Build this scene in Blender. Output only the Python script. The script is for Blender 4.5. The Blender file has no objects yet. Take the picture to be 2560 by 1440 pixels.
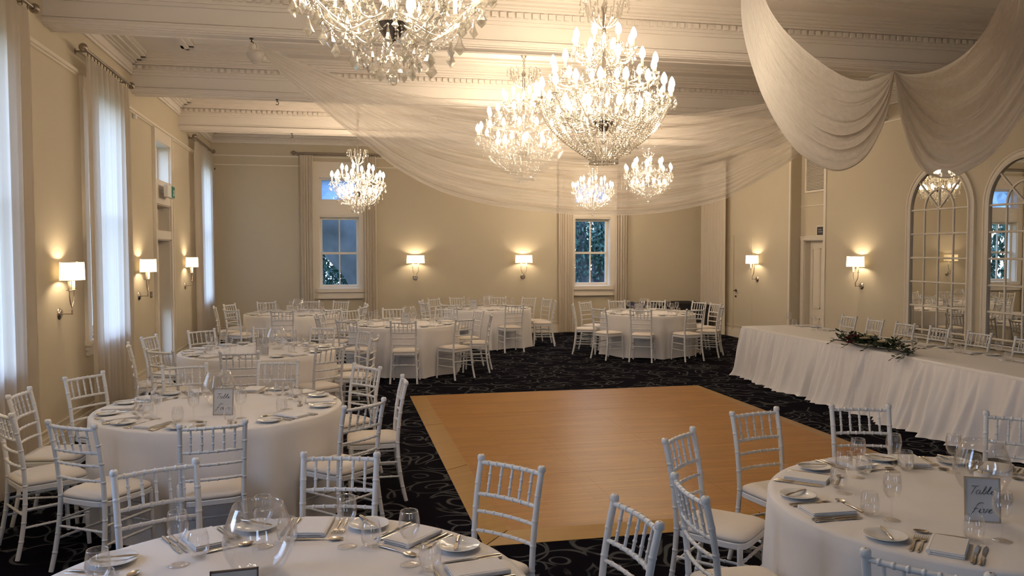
import bpy, math, random
from mathutils import Vector, Matrix, Euler

PI = math.pi
random.seed(7)
scene = bpy.context.scene
COL = scene.collection

# ------------------------------------------------------------------ camera
HC = 1.90
FPX = 2050.7
YAW, PITCH, ROLL = 0.208567, 0.044772, -0.000898
def cam_axes():
    f = Vector((math.sin(YAW)*math.cos(PITCH), math.cos(YAW)*math.cos(PITCH), -math.sin(PITCH)))
    r = Vector((math.cos(YAW), -math.sin(YAW), 0))
    u = r.cross(f)
    return (r*math.cos(ROLL)+u*math.sin(ROLL), -r*math.sin(ROLL)+u*math.cos(ROLL), f)
_r, _u, _f = cam_axes()
cam_data = bpy.data.cameras.new('camera')
cam = bpy.data.objects.new('camera', cam_data)
COL.objects.link(cam)
cam_data.sensor_fit = 'HORIZONTAL'
cam_data.sensor_width = 36.0
cam_data.lens = 36.0*FPX/2560.0
cam_data.clip_start = 0.05
cam_data.clip_end = 200
M = Matrix((( _r.x, _u.x, -_f.x, 0), (_r.y, _u.y, -_f.y, 0), (_r.z, _u.z, -_f.z, HC), (0, 0, 0, 1)))
cam.matrix_world = M
scene.camera = cam

# ------------------------------------------------------------------ colour, world, daylight
scene.view_settings.view_transform = 'Standard'
scene.view_settings.look = 'None'
scene.view_settings.gamma = 1.0
scene.view_settings.use_curve_mapping = False
scene.view_settings.exposure = EXPOSURE = 0.20
scene.cycles.max_bounces = 8
scene.cycles.diffuse_bounces = 3
scene.cycles.glossy_bounces = 4
scene.cycles.transmission_bounces = 6
scene.cycles.transparent_max_bounces = 18
scene.cycles.sample_clamp_indirect = 3.0
scene.cycles.sample_clamp_direct = 0
scene.cycles.caustics_reflective = False
scene.cycles.caustics_refractive = False
scene.cycles.use_denoising = True
scene.cycles.use_light_tree = True

world = bpy.data.worlds.new('world'); scene.world = world
world.use_nodes = True
wn = world.node_tree.nodes; wl = world.node_tree.links
for n in list(wn): wn.remove(n)
w_out = wn.new('ShaderNodeOutputWorld'); w_bg = wn.new('ShaderNodeBackground')
w_tc = wn.new('ShaderNodeTexCoord'); w_sep = wn.new('ShaderNodeSeparateXYZ'); w_ramp = wn.new('ShaderNodeValToRGB')
wl.new(w_tc.outputs['Generated'], w_sep.inputs[0]); wl.new(w_sep.outputs['Z'], w_ramp.inputs[0])
w_ramp.color_ramp.elements[0].position = 0.0; w_ramp.color_ramp.elements[0].color = (0.62, 0.76, 1.0, 1)
w_ramp.color_ramp.elements[1].position = 0.9; w_ramp.color_ramp.elements[1].color = (0.30, 0.50, 1.0, 1)
wl.new(w_ramp.outputs[0], w_bg.inputs[0]); w_bg.inputs[1].default_value = WORLD_STRENGTH = 7.0
wl.new(w_bg.outputs[0], w_out.inputs[0])

BULB_W = 0.50          # scale of every lamp's power
def portal(name, loc, rot, sx, sy):
    """Area portal: only guides sampling of the sky through a window opening."""
    l = bpy.data.lights.new(name, 'AREA'); l.shape = 'RECTANGLE'; l.size = sx; l.size_y = sy; l.energy = 1
    l.cycles.is_portal = True
    o = bpy.data.objects.new(name, l); COL.objects.link(o); o.location = loc; o.rotation_euler = rot
    return o

# ------------------------------------------------------------------ room numbers
XL, XR, YB, YR = -2.64, 8.60, 18.5, -4.5
ZC = 4.47
RAIL = 3.75
BEAMZ = 3.99
BEAMS = [1.9, 5.2, 8.5, 11.8, 15.1]
LEFT_WINDOWS = [(3.0, 4.0), (6.15, 7.20), (9.58, 10.66), (16.55, 17.55)]
DOORW = (12.98, 14.05)
BACK_WINDOWS = [(-0.40, 0.46), (5.42, 6.28)]
# ------------------------------------------------------------------ helpers
class MB:
    """Collects shapes and links them as ONE mesh object."""
    def __init__(self):
        self.v = []; self.f = []; self.s = []; self.m = []; self.mi = 0
    def add(self, vs, fs, smooth=False):
        b = len(self.v)
        self.v += [tuple(p) for p in vs]
        for f in fs:
            self.f.append([i+b for i in f]); self.s.append(smooth); self.m.append(self.mi)
    def box(self, x0, y0, z0, x1, y1, z1):
        vs = [(x0,y0,z0),(x1,y0,z0),(x1,y1,z0),(x0,y1,z0),(x0,y0,z1),(x1,y0,z1),(x1,y1,z1),(x0,y1,z1)]
        self.add(vs, [(3,2,1,0),(4,5,6,7),(0,1,5,4),(1,2,6,5),(2,3,7,6),(3,0,4,7)])
    def bbox(self, x0, y0, z0, x1, y1, z1, b):
        """box with chamfered vertical and top edges"""
        pr = [(x0+b,y0),(x1-b,y0),(x1,y0+b),(x1,y1-b),(x1-b,y1),(x0+b,y1),(x0,y1-b),(x0,y0+b)]
        cx, cy = (x0+x1)/2, (y0+y1)/2
        def ins(p, d):
            sx = (abs(x1-x0)/2-d)/(abs(x1-x0)/2); sy = (abs(y1-y0)/2-d)/(abs(y1-y0)/2)
            return (cx+(p[0]-cx)*sx, cy+(p[1]-cy)*sy)
        rings = [[(*ins(p,b),z0) for p in pr],[(*p,z0+b) for p in pr],[(*p,z1-b) for p in pr],[(*ins(p,b),z1) for p in pr]]
        self.rings(rings, True, True, False)
    def rings(self, rings, cap0=False, cap1=False, smooth=True, closed=True):
        n = len(rings[0]); vs = [p for r in rings for p in r]; fs = []
        for i in range(len(rings)-1):
            for j in range(n if closed else n-1):
                k = (j+1) % n
                fs.append((i*n+j, i*n+k, (i+1)*n+k, (i+1)*n+j))
        self.add(vs, fs, smooth)
        if cap0: self.add(rings[0][::-1], [tuple(range(n))])
        if cap1: self.add(rings[-1], [tuple(range(n))])
    def lathe(self, prof, segs=16, c=(0,0,0), cap0=False, cap1=False, smooth=True, sx=1, sy=1):
        rings = [[(c[0]+r*sx*math.cos(2*PI*j/segs), c[1]+r*sy*math.sin(2*PI*j/segs), c[2]+z) for j in range(segs)] for r, z in prof]
        self.rings(rings, cap0, cap1, smooth)
    def tube(self, pts, rad, segs=8, cap=True, smooth=True, flat=1.0):
        pts = [Vector(p) for p in pts]
        if not hasattr(rad, '__len__'): rad = [rad]*len(pts)
        n = len(pts); rings = []; prev = None
        for i, p in enumerate(pts):
            t = (pts[min(i+1,n-1)]-pts[max(i-1,0)])
            if t.length < 1e-9: t = Vector((0,0,1))
            t.normalize()
            if prev is None:
                a = Vector((0,0,1)) if abs(t.z) < 0.9 else Vector((1,0,0))
                u = t.cross(a).normalized()
            else:
                u = (prev - t*prev.dot(t))
                u = u.normalized() if u.length > 1e-6 else t.orthogonal().normalized()
            prev = u; w = t.cross(u)
            rings.append([tuple(p+(u*math.cos(2*PI*j/segs)+w*math.sin(2*PI*j/segs)*flat)*rad[i]) for j in range(segs)])
        self.rings(rings, cap, cap, smooth)
    def grid(self, fn, nu, nv, smooth=True):
        vs = [fn(i/nu, j/nv) for i in range(nu+1) for j in range(nv+1)]
        fs = [(i*(nv+1)+j, (i+1)*(nv+1)+j, (i+1)*(nv+1)+j+1, i*(nv+1)+j+1) for i in range(nu) for j in range(nv)]
        self.add(vs, fs, smooth)
    def ball(self, c, r, segs=12, rings=8, sz=1.0):
        prof = [(r*math.sin(PI*i/rings), -r*sz*math.cos(PI*i/rings)) for i in range(rings+1)]
        prof[0] = (r*0.02, -r*sz); prof[-1] = (r*0.02, r*sz)
        self.lathe(prof, segs, c)
    def octa(self, c, r, h=None):
        h = h or r; x, y, z = c; n = 6
        vs = [(x, y, z-h)]+[(x+r*math.cos(2*PI*j/n+.3), y+r*math.sin(2*PI*j/n+.3), z) for j in range(n)]+[(x, y, z+h)]
        self.add(vs, [(0, 1+(j+1)%n, 1+j) for j in range(n)]+[(n+1, 1+j, 1+(j+1)%n) for j in range(n)])
    def drop(self, c, r, h, rot=0.0, flat=0.45):
        """faceted kite-shaped crystal hanging down from c"""
        x, y, z = c; n = 6; cr, sr = math.cos(rot), math.sin(rot)
        def ring(rr, zz):
            o = []
            for j in range(n):
                a = 2*PI*j/n; px, py = rr*math.cos(a), rr*flat*math.sin(a)
                o.append((x+px*cr-py*sr, y+px*sr+py*cr, z+zz))
            return o
        self.rings([ring(r*.12, 0), ring(r*.45, -h*.35), ring(r, -h*.68), ring(r*.1, -h)], True, True, False)
    def build(self, name, mat, parent=None, loc=None):
        me = bpy.data.meshes.new(name)
        me.from_pydata(self.v, [], self.f)
        me.polygons.foreach_set('use_smooth', self.s)
        for mm in (mat if isinstance(mat, (list, tuple)) else [mat]): me.materials.append(mm)
        if any(self.m): me.polygons.foreach_set('material_index', self.m)
        me.update()
        o = bpy.data.objects.new(name, me); COL.objects.link(o)
        if parent is not None: o.parent = parent
        if loc is not None: o.location = loc
        return o

def tag(o, label=None, cat=None, group=None, kind=None):
    if label: o['label'] = label
    if cat: o['category'] = cat
    if group: o['group'] = group
    if kind: o['kind'] = kind
    return o
def thing(name, label, cat, loc=(0,0,0), rz=0.0, group=None):
    o = bpy.data.objects.new(name, None); COL.objects.link(o)
    o.location = loc; o.rotation_euler = (0,0,rz); o.empty_display_size = 0.1
    return tag(o, label, cat, group)
def copy_tree(root, loc, rz, label, group=None, scale=None):
    """copy of a thing with copies of its parts and their sub-parts"""
    def cp(o, parent):
        c = o.copy(); COL.objects.link(c)
        if parent is not None: c.parent = parent
        for ch in CH.get(o.name, []): cp(ch, c)
        return c
    if root.name not in CH: index_children(root)
    r = cp(root, None)
    r.location = loc; r.rotation_euler = (0, 0, rz)
    if scale: r.scale = (scale,)*3
    r['label'] = label
    if group: r['group'] = group
    return r
CH = {}
def index_children(root):
    ch = [o for o in scene.objects if o.parent == root]
    CH[root.name] = ch
    for c in ch: index_children(c)
class Kind:
    """first place() moves the prototype itself, later ones copy it"""
    def __init__(self, proto): self.p = proto; self.used = False; index_children(proto)
    def place(self, loc, rz, label, group=None, scale=None):
        if not self.used:
            self.used = True; o = self.p; o.location = loc; o.rotation_euler = (0,0,rz)
            if scale: o.scale = (scale,)*3
            o['label'] = label
            if group: o['group'] = group
            return o
        return copy_tree(self.p, loc, rz, label, group, scale)
def smoothstep(t): t = max(0, min(1, t)); return t*t*(3-2*t)
def polyline(pts, t):
    """Catmull-Rom point on a list of Vectors, t in 0..1"""
    n = len(pts)-1; x = max(0, min(0.99999, t))*n; i = int(x); f = x-i
    p0, p1, p2, p3 = pts[max(i-1,0)], pts[i], pts[i+1], pts[min(i+2,n)]
    return 0.5*((2*p1)+(p2-p0)*f+(2*p0-5*p1+4*p2-p3)*f*f+(3*p1-p0-3*p2+p3)*f*f*f)
def resample(pts, n):
    """n+1 points evenly spaced by length"""
    pts = [Vector(p) for p in pts]
    q = [polyline(pts, i/300) for i in range(301)]
    L = [0]
    for a, b in zip(q, q[1:]): L.append(L[-1]+(b-a).length)
    out = []; k = 0
    for i in range(n+1):
        s = L[-1]*i/n
        while k < 299 and L[k+1] < s: k += 1
        d = L[k+1]-L[k]; out.append(q[k].lerp(q[k+1], 0 if d == 0 else min(1, (s-L[k])/d)))
    return out

# ------------------------------------------------------------------ materials
def new_mat(name):
    m = bpy.data.materials.new(name); m.use_nodes = True
    nt = m.node_tree
    for n in list(nt.nodes): nt.nodes.remove(n)
    out = nt.nodes.new('ShaderNodeOutputMaterial')
    return m, nt.nodes, nt.links, out
def principled(name, col, rough=0.5, metal=0.0, spec=0.5, noise=0.0, nscale=8.0, bump=0.0, bscale=40.0, stretch=None, sheen=0.0):
    m, N, L, out = new_mat(name)
    b = N.new('ShaderNodeBsdfPrincipled'); L.new(b.outputs[0], out.inputs[0])
    b.inputs['Base Color'].default_value = (*col, 1); b.inputs['Roughness'].default_value = rough
    b.inputs['Metallic'].default_value = metal; b.inputs['Specular IOR Level'].default_value = spec
    b.inputs['Sheen Weight'].default_value = sheen
    tc = N.new('ShaderNodeTexCoord'); mp = N.new('ShaderNodeMapping'); L.new(tc.outputs['Object'], mp.inputs[0])
    if stretch: mp.inputs['Scale'].default_value = stretch
    if noise > 0:
        n = N.new('ShaderNodeTexNoise'); n.inputs['Scale'].default_value = nscale; n.inputs['Detail'].default_value = 3
        L.new(mp.outputs[0], n.inputs['Vector'])
        mx = N.new('ShaderNodeMix'); mx.data_type = 'RGBA'
        mx.inputs['A'].default_value = (*[c*(1-noise) for c in col], 1); mx.inputs['B'].default_value = (*[min(1, c*(1+noise)) for c in col], 1)
        L.new(n.outputs['Fac'], mx.inputs['Factor']); L.new(mx.outputs['Result'], b.inputs['Base Color'])
    if bump > 0:
        n2 = N.new('ShaderNodeTexNoise'); n2.inputs['Scale'].default_value = bscale; n2.inputs['Detail'].default_value = 4
        L.new(mp.outputs[0], n2.inputs['Vector'])
        bp = N.new('ShaderNodeBump'); bp.inputs['Strength'].default_value = bump; bp.inputs['Distance'].default_value = 0.01
        L.new(n2.outputs['Fac'], bp.inputs['Height']); L.new(bp.outputs[0], b.inputs['Normal'])
    return m
MAT = {}
MAT['plaster'] = principled('cream_wall_plaster', (0.62, 0.540, 0.405), 0.75, spec=0.25, noise=0.02, nscale=3, bump=0.05, bscale=60)
MAT['ceiling'] = principled('ceiling_paint', (0.84, 0.775, 0.70), 0.8, spec=0.2, noise=0.02, nscale=2)
MAT['trim'] = principled('cream_gloss_trim', (0.80, 0.72, 0.60), 0.4, spec=0.4, noise=0.02, nscale=4)
MAT['chair'] = principled('white_lacquered_wood', (0.80, 0.79, 0.78), 0.35, spec=0.4, noise=0.02, nscale=15)
MAT['cushion'] = principled('ivory_vinyl_cushion', (0.78, 0.71, 0.63), 0.45, spec=0.35, noise=0.02, nscale=20, bump=0.05, bscale=90)
MAT['cloth'] = principled('white_table_linen', (0.84, 0.80, 0.77), 0.85, spec=0.15, noise=0.02, nscale=6, bump=0.08, bscale=300, sheen=0.2)
MAT['skirt'] = principled('white_satin_skirting', (0.80, 0.77, 0.76), 0.6, spec=0.25, noise=0.02, nscale=6, sheen=0.2)
MAT['napkin'] = principled('folded_white_napkin', (0.82, 0.79, 0.77), 0.85, spec=0.15, noise=0.02, nscale=30, bump=0.1, bscale=400)
MAT['china'] = principled('white_china', (0.84, 0.83, 0.80), 0.12, spec=0.5)
MAT['silver'] = principled('polished_cutlery_steel', (0.66, 0.61, 0.54), 0.18, metal=1.0, noise=0.05, nscale=60)
MAT['nickel'] = principled('brushed_nickel', (0.50, 0.43, 0.35), 0.3, metal=1.0, noise=0.05, nscale=50)
MAT['rod'] = principled('antique_pewter_rod', (0.30, 0.25, 0.20), 0.35, metal=0.9, noise=0.1, nscale=30)
MAT['chrome'] = principled('chandelier_chrome', (0.70, 0.66, 0.60), 0.12, metal=1.0)
MAT['darkmetal'] = principled('smoked_bronze_bowl', (0.22, 0.18, 0.16), 0.25, metal=0.9)
MAT['candle'] = principled('ivory_candle_sleeve', (0.80, 0.70, 0.52), 0.5)
MAT['dark'] = principled('black_fabric', (0.012, 0.010, 0.012), 0.8, noise=0.2, nscale=20)
MAT['darksign'] = principled('dark_sign_plate', (0.015, 0.014, 0.018), 0.4)
MAT['signtext'] = principled('pale_sign_lettering', (0.35, 0.33, 0.36), 0.6)
MAT['white'] = principled('matt_white_plastic', (0.80, 0.79, 0.76), 0.5)
MAT['green'] = principled('exit_green_plastic', (0.0, 0.16, 0.10), 0.5)
MAT['card'] = principled('pale_grey_card', (0.60, 0.60, 0.60), 0.8)
MAT['ink'] = principled('charcoal_ink', (0.05, 0.05, 0.06), 0.7)
MAT['copper'] = principled('copper_photo_frame', (0.42, 0.30, 0.20), 0.35, metal=0.7)
MAT['brown'] = principled('dark_bronze_frame', (0.10, 0.07, 0.055), 0.4, metal=0.5)
MAT['leaf'] = principled('dark_glossy_leaves', (0.018, 0.035, 0.014), 0.45, noise=0.4, nscale=12)
MAT['burgundy'] = principled('burgundy_petals', (0.12, 0.008, 0.018), 0.6, noise=0.3, nscale=30)
MAT['rose'] = principled('cream_rose_petals', (0.82, 0.74, 0.50), 0.6, noise=0.08, nscale=40)
MAT['wax'] = principled('white_candle_wax', (0.85, 0.80, 0.72), 0.5)
MAT['bark'] = principled('pale_fig_bark', (0.085, 0.095, 0.105), 0.9, noise=0.8, nscale=1.6, bump=0.6, bscale=5)
MAT['darkbark'] = principled('dark_tree_bark', (0.055, 0.055, 0.055), 0.9, noise=0.5, nscale=4, bump=0.5, bscale=8)
MAT['treeleaf'] = principled('tree_foliage', (0.030, 0.075, 0.050), 0.5, noise=0.6, nscale=2.5)
MAT['ground'] = principled('garden_soil_and_lawn', (0.07, 0.09, 0.05), 0.95, noise=0.4, nscale=1.5)
MAT['fence'] = principled('dark_garden_fence', (0.05, 0.055, 0.06), 0.8, noise=0.3, nscale=5)
MAT['greyfilm'] = principled('grey_window_film', (0.22, 0.215, 0.20), 0.7)
MAT['switch'] = principled('brown_switch_plate', (0.12, 0.08, 0.05), 0.4)
MAT['black'] = principled('black_iron', (0.02, 0.018, 0.016), 0.5)

def mirror_mat():
    m, N, L, out = new_mat('mirror_silver')
    b = N.new('ShaderNodeBsdfGlossy'); b.inputs['Roughness'].default_value = 0.0
    b.inputs['Color'].default_value = (0.80, 0.79, 0.74, 1); L.new(b.outputs[0], out.inputs[0]); return m
MAT['mirror'] = mirror_mat()
def thin_glass(name, tint, base, rough=0.0, power=2.5):
    """thin clear glass: mostly see-through, reflecting more at grazing angles"""
    m, N, L, out = new_mat(name)
    t = N.new('ShaderNodeBsdfTransparent'); t.inputs[0].default_value = (*tint, 1)
    g = N.new('ShaderNodeBsdfGlossy'); g.inputs['Roughness'].default_value = rough; g.inputs['Color'].default_value = (1, 1, 1, 1)
    lw = N.new('ShaderNodeLayerWeight'); lw.inputs['Blend'].default_value = 0.35
    mr = N.new('ShaderNodeMapRange'); mr.inputs['To Min'].default_value = base; mr.inputs['To Max'].default_value = 0.85
    L.new(lw.outputs['Facing'], mr.inputs['Value'])
    p = N.new('ShaderNodeMath'); p.operation = 'POWER'; p.inputs[1].default_value = power
    L.new(lw.outputs['Facing'], p.inputs[0]); L.new(p.outputs[0], mr.inputs['Value'])
    mx = N.new('ShaderNodeMixShader'); L.new(mr.outputs[0], mx.inputs[0]); L.new(t.outputs[0], mx.inputs[1]); L.new(g.outputs[0], mx.inputs[2])
    L.new(mx.outputs[0], out.inputs[0]); return m
MAT['glass'] = thin_glass('wine_glass_crystal', (0.985, 0.985, 0.985), 0.05, power=1.7)
MAT['pane'] = thin_glass('window_pane_glass', (0.93, 0.965, 0.975), 0.0)
def crystal_mat():
    m, N, L, out = new_mat('cut_crystal')
    t = N.new('ShaderNodeBsdfTransparent'); t.inputs[0].default_value = (0.96, 0.95, 0.92, 1)
    g = N.new('ShaderNodeBsdfGlossy'); g.inputs['Roughness'].default_value = 0.12; g.inputs['Color'].default_value = (1, 0.98, 0.94, 1)
    d = N.new('ShaderNodeBsdfTranslucent'); d.inputs[0].default_value = (0.9, 0.87, 0.8, 1)
    lw = N.new('ShaderNodeLayerWeight'); lw.inputs['Blend'].default_value = 0.5
    m1 = N.new('ShaderNodeMixShader'); m1.inputs[0].default_value = 0.2
    L.new(t.outputs[0], m1.inputs[1]); L.new(d.outputs[0], m1.inputs[2])
    mr = N.new('ShaderNodeMapRange'); mr.inputs['To Min'].default_value = 0.22; mr.inputs['To Max'].default_value = 0.95
    L.new(lw.outputs['Facing'], mr.inputs['Value'])
    m2 = N.new('ShaderNodeMixShader'); L.new(mr.outputs[0], m2.inputs[0]); L.new(m1.outputs[0], m2.inputs[1]); L.new(g.outputs[0], m2.inputs[2])
    L.new(m2.outputs[0], out.inputs[0]); return m
MAT['crystal'] = crystal_mat()
def emit_mat(name, col, st):
    m, N, L, out = new_mat(name)
    e = N.new('ShaderNodeEmission'); e.inputs[0].default_value = (*col, 1); e.inputs[1].default_value = st
    L.new(e.outputs[0], out.inputs[0]); m.cycles.emission_sampling = 'NONE'; return m
MAT['bulb'] = emit_mat('glowing_candle_bulb', (1.0, 0.88, 0.66), 20.0)
def cloth_mat(name, col, transp, transl, noise_scale=None, stretch=(1,1,1), amount=0.15):
    """woven fabric: part see-through, part translucent, part diffuse; thread density varies a little"""
    m, N, L, out = new_mat(name)
    t = N.new('ShaderNodeBsdfTransparent'); d = N.new('ShaderNodeBsdfDiffuse'); s = N.new('ShaderNodeBsdfTranslucent')
    d.inputs[0].default_value = (*col, 1); s.inputs[0].default_value = (*col, 1)
    m1 = N.new('ShaderNodeMixShader'); m1.inputs[0].default_value = transl
    L.new(d.outputs[0], m1.inputs[1]); L.new(s.outputs[0], m1.inputs[2])
    m2 = N.new('ShaderNodeMixShader'); m2.inputs[0].default_value = transp
    L.new(m1.outputs[0], m2.inputs[1]); L.new(t.outputs[0], m2.inputs[2])
    if noise_scale:
        uv = N.new('ShaderNodeUVMap'); mp = N.new('ShaderNodeMapping'); mp.inputs['Scale'].default_value = stretch
        n = N.new('ShaderNodeTexNoise'); n.inputs['Scale'].default_value = noise_scale; n.inputs['Detail'].default_value = 5
        L.new(uv.outputs[0], mp.inputs[0]); L.new(mp.outputs[0], n.inputs['Vector'])
        mr = N.new('ShaderNodeMapRange'); mr.inputs['From Min'].default_value = 0.3; mr.inputs['From Max'].default_value = 0.7
        mr.inputs['To Min'].default_value = max(0, transp-amount); mr.inputs['To Max'].default_value = min(1, transp+amount)
        L.new(n.outputs['Fac'], mr.inputs['Value']); L.new(mr.outputs[0], m2.inputs[0])
        bp = N.new('ShaderNodeBump'); bp.inputs['Strength'].default_value = 0.5; bp.inputs['Distance'].default_value = 0.02
        L.new(n.outputs['Fac'], bp.inputs['Height']); L.new(bp.outputs[0], d.inputs['Normal']); L.new(bp.outputs[0], s.inputs['Normal'])
    L.new(m2.outputs[0], out.inputs[0]); return m
MAT['veil'] = cloth_mat('gauzy_ceiling_voile', (0.88, 0.82, 0.74), 0.50, 0.45, 3.0, (1.2, 18, 1), 0.12)
MAT['swag'] = cloth_mat('layered_ceiling_voile', (0.95, 0.90, 0.83), 0.06, 0.45, 4.0, (2.5, 12, 1), 0.05)
MAT['sheer'] = cloth_mat('white_sheer_curtain', (0.80, 0.74, 0.65), 0.10, 0.62)
MAT['drape'] = cloth_mat('cream_lined_curtain', (0.82, 0.73, 0.60), 0.0, 0.25)
MAT['shade'] = cloth_mat('ivory_lamp_shade', (0.95, 0.86, 0.66), 0.0, 0.75)
def frosted_mat():
    m, N, L, out = new_mat('blue_frosted_pane')
    tc = N.new('ShaderNodeTexCoord'); v = N.new('ShaderNodeTexVoronoi'); v.inputs['Scale'].default_value = 70
    L.new(tc.outputs['Object'], v.inputs['Vector'])
    r = N.new('ShaderNodeValToRGB'); r.color_ramp.elements[0].color = (0.80, 0.86, 0.9, 1); r.color_ramp.elements[1].color = (0.42, 0.55, 0.70, 1)
    r.color_ramp.elements[1].position = 0.6
    L.new(v.outputs['Distance'], r.inputs[0])
    s = N.new('ShaderNodeBsdfTranslucent'); t = N.new('ShaderNodeBsdfTransparent'); mx = N.new('ShaderNodeMixShader'); mx.inputs[0].default_value = 0.35
    L.new(r.outputs[0], s.inputs[0]); L.new(r.outputs[0], t.inputs[0]); L.new(s.outputs[0], mx.inputs[1]); L.new(t.outputs[0], mx.inputs[2])
    L.new(mx.outputs[0], out.inputs[0]); return m
MAT['frosted'] = frosted_mat()
def carpet_mat():
    m, N, L, out = new_mat('navy_scroll_carpet')
    b = N.new('ShaderNodeBsdfPrincipled'); b.inputs['Roughness'].default_value = 1.0; b.inputs['Specular IOR Level'].default_value = 0.02
    L.new(b.outputs[0], out.inputs[0])
    tc = N.new('ShaderNodeTexCoord')
    nz = N.new('ShaderNodeTexNoise'); nz.inputs['Scale'].default_value = 1.6; nz.inputs['Detail'].default_value = 1
    L.new(tc.outputs['Object'], nz.inputs['Vector'])
    sub = N.new('ShaderNodeVectorMath'); sub.operation = 'SUBTRACT'; sub.inputs[1].default_value = (.5, .5, .5); L.new(nz.outputs['Color'], sub.inputs[0])
    sc = N.new('ShaderNodeVectorMath'); sc.operation = 'SCALE'; sc.inputs['Scale'].default_value = 0.35; L.new(sub.outputs[0], sc.inputs[0])
    ad = N.new('ShaderNodeVectorMath'); ad.operation = 'ADD'; L.new(tc.outputs['Object'], ad.inputs[0]); L.new(sc.outputs[0], ad.inputs[1])
    fac = None
    def ringset(scale, off, radii, width):
        nonlocal fac
        mp = N.new('ShaderNodeMapping'); mp.inputs['Location'].default_value = off; mp.inputs['Scale'].default_value = (1, 1, 0); L.new(ad.outputs[0], mp.inputs[0])
        v = N.new('ShaderNodeTexVoronoi'); v.voronoi_dimensions = '2D'; v.inputs['Scale'].default_value = scale; v.inputs['Randomness'].default_value = 0.75
        L.new(mp.outputs[0], v.inputs['Vector'])
        for r in radii:
            s1 = N.new('ShaderNodeMath'); s1.operation = 'SUBTRACT'; s1.inputs[1].default_value = r; L.new(v.outputs['Distance'], s1.inputs[0])
            a = N.new('ShaderNodeMath'); a.operation = 'ABSOLUTE'; L.new(s1.outputs[0], a.inputs[0])
            c = N.new('ShaderNodeMapRange'); c.inputs['From Min'].default_value = width*0.6; c.inputs['From Max'].default_value = width*1.3
            c.inputs['To Min'].default_value = 1; c.inputs['To Max'].default_value = 0
            L.new(a.outputs[0], c.inputs['Value'])
            if fac is None: fac = c.outputs[0]
            else:
                mx = N.new('ShaderNodeMath'); mx.operation = 'MAXIMUM'; L.new(fac, mx.inputs[0]); L.new(c.outputs[0], mx.inputs[1]); fac = mx.outputs[0]
    ringset(1.9, (0, 0, 0), (0.40, 0.14), 0.020)
    ringset(1.5, (3.3, 1.7, 0), (0.46,), 0.017)
    ringset(2.3, (7.1, 4.2, 0), (0.30,), 0.022)
    msk = N.new('ShaderNodeTexNoise'); msk.inputs['Scale'].default_value = 2.6; L.new(tc.outputs['Object'], msk.inputs['Vector'])
    mr = N.new('ShaderNodeMapRange'); mr.inputs['From Min'].default_value = 0.40; mr.inputs['From Max'].default_value = 0.50; L.new(msk.outputs['Fac'], mr.inputs['Value'])
    mu = N.new('ShaderNodeMath'); mu.operation = 'MULTIPLY'; L.new(fac, mu.inputs[0]); L.new(mr.outputs[0], mu.inputs[1])
    mix = N.new('ShaderNodeMix'); mix.data_type = 'RGBA'; mix.inputs['A'].default_value = (0.004, 0.0035, 0.007, 1); mix.inputs['B'].default_value = (0.062, 0.064, 0.068, 1)
    L.new(mu.outputs[0], mix.inputs['Factor']); L.new(mix.outputs['Result'], b.inputs['Base Color'])
    return m
MAT['carpet'] = carpet_mat()
def wood_mat(name, c1, c2, planks):
    m, N, L, out = new_mat(name)
    b = N.new('ShaderNodeBsdfPrincipled'); b.inputs['Roughness'].default_value = 0.36; b.inputs['Specular IOR Level'].default_value = 0.18
    L.new(b.outputs[0], out.inputs[0])
    tc = N.new('ShaderNodeTexCoord'); mp = N.new('ShaderNodeMapping'); mp.inputs['Scale'].default_value = (0.9, 16, 1); L.new(tc.outputs['Object'], mp.inputs[0])
    n = N.new('ShaderNodeTexNoise'); n.inputs['Scale'].default_value = 1.6; n.inputs['Detail'].default_value = 6; n.inputs['Roughness'].default_value = 0.6; L.new(mp.outputs[0], n.inputs['Vector'])
    r = N.new('ShaderNodeValToRGB'); r.color_ramp.elements[0].position = 0.33; r.color_ramp.elements[0].color = (*c2, 1)
    r.color_ramp.elements[1].position = 0.68; r.color_ramp.elements[1].color = (*c1, 1); L.new(n.outputs['Fac'], r.inputs[0])
    colour = r.outputs[0]
    if planks:
        bk = N.new('ShaderNodeTexBrick'); bk.inputs['Scale'].default_value = 1.0; bk.inputs['Brick Width'].default_value = 0.75; bk.inputs['Row Height'].default_value = 0.065
        bk.inputs['Mortar Size'].default_value = 0.0012; bk.inputs['Color1'].default_value = (1, 1, 1, 1); bk.inputs['Color2'].default_value = (0.80, 0.76, 0.70, 1); bk.inputs['Mortar'].default_value = (0.5, 0.42, 0.34, 1)
        L.new(tc.outputs['Object'], bk.inputs['Vector'])
        mx = N.new('ShaderNodeMix'); mx.data_type = 'RGBA'; mx.blend_type = 'MULTIPLY'; mx.inputs['Factor'].default_value = 0.8
        L.new(colour, mx.inputs['A']); L.new(bk.outputs['Color'], mx.inputs['B']); colour = mx.outputs['Result']
    L.new(colour, b.inputs['Base Color'])
    return m
MAT['parquet'] = wood_mat('oak_parquet_panels', (0.40, 0.19, 0.035), (0.32, 0.138, 0.020), True)
MAT['border'] = wood_mat('oak_ramp_border', (0.36, 0.20, 0.04), (0.31, 0.16, 0.03), False)
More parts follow.
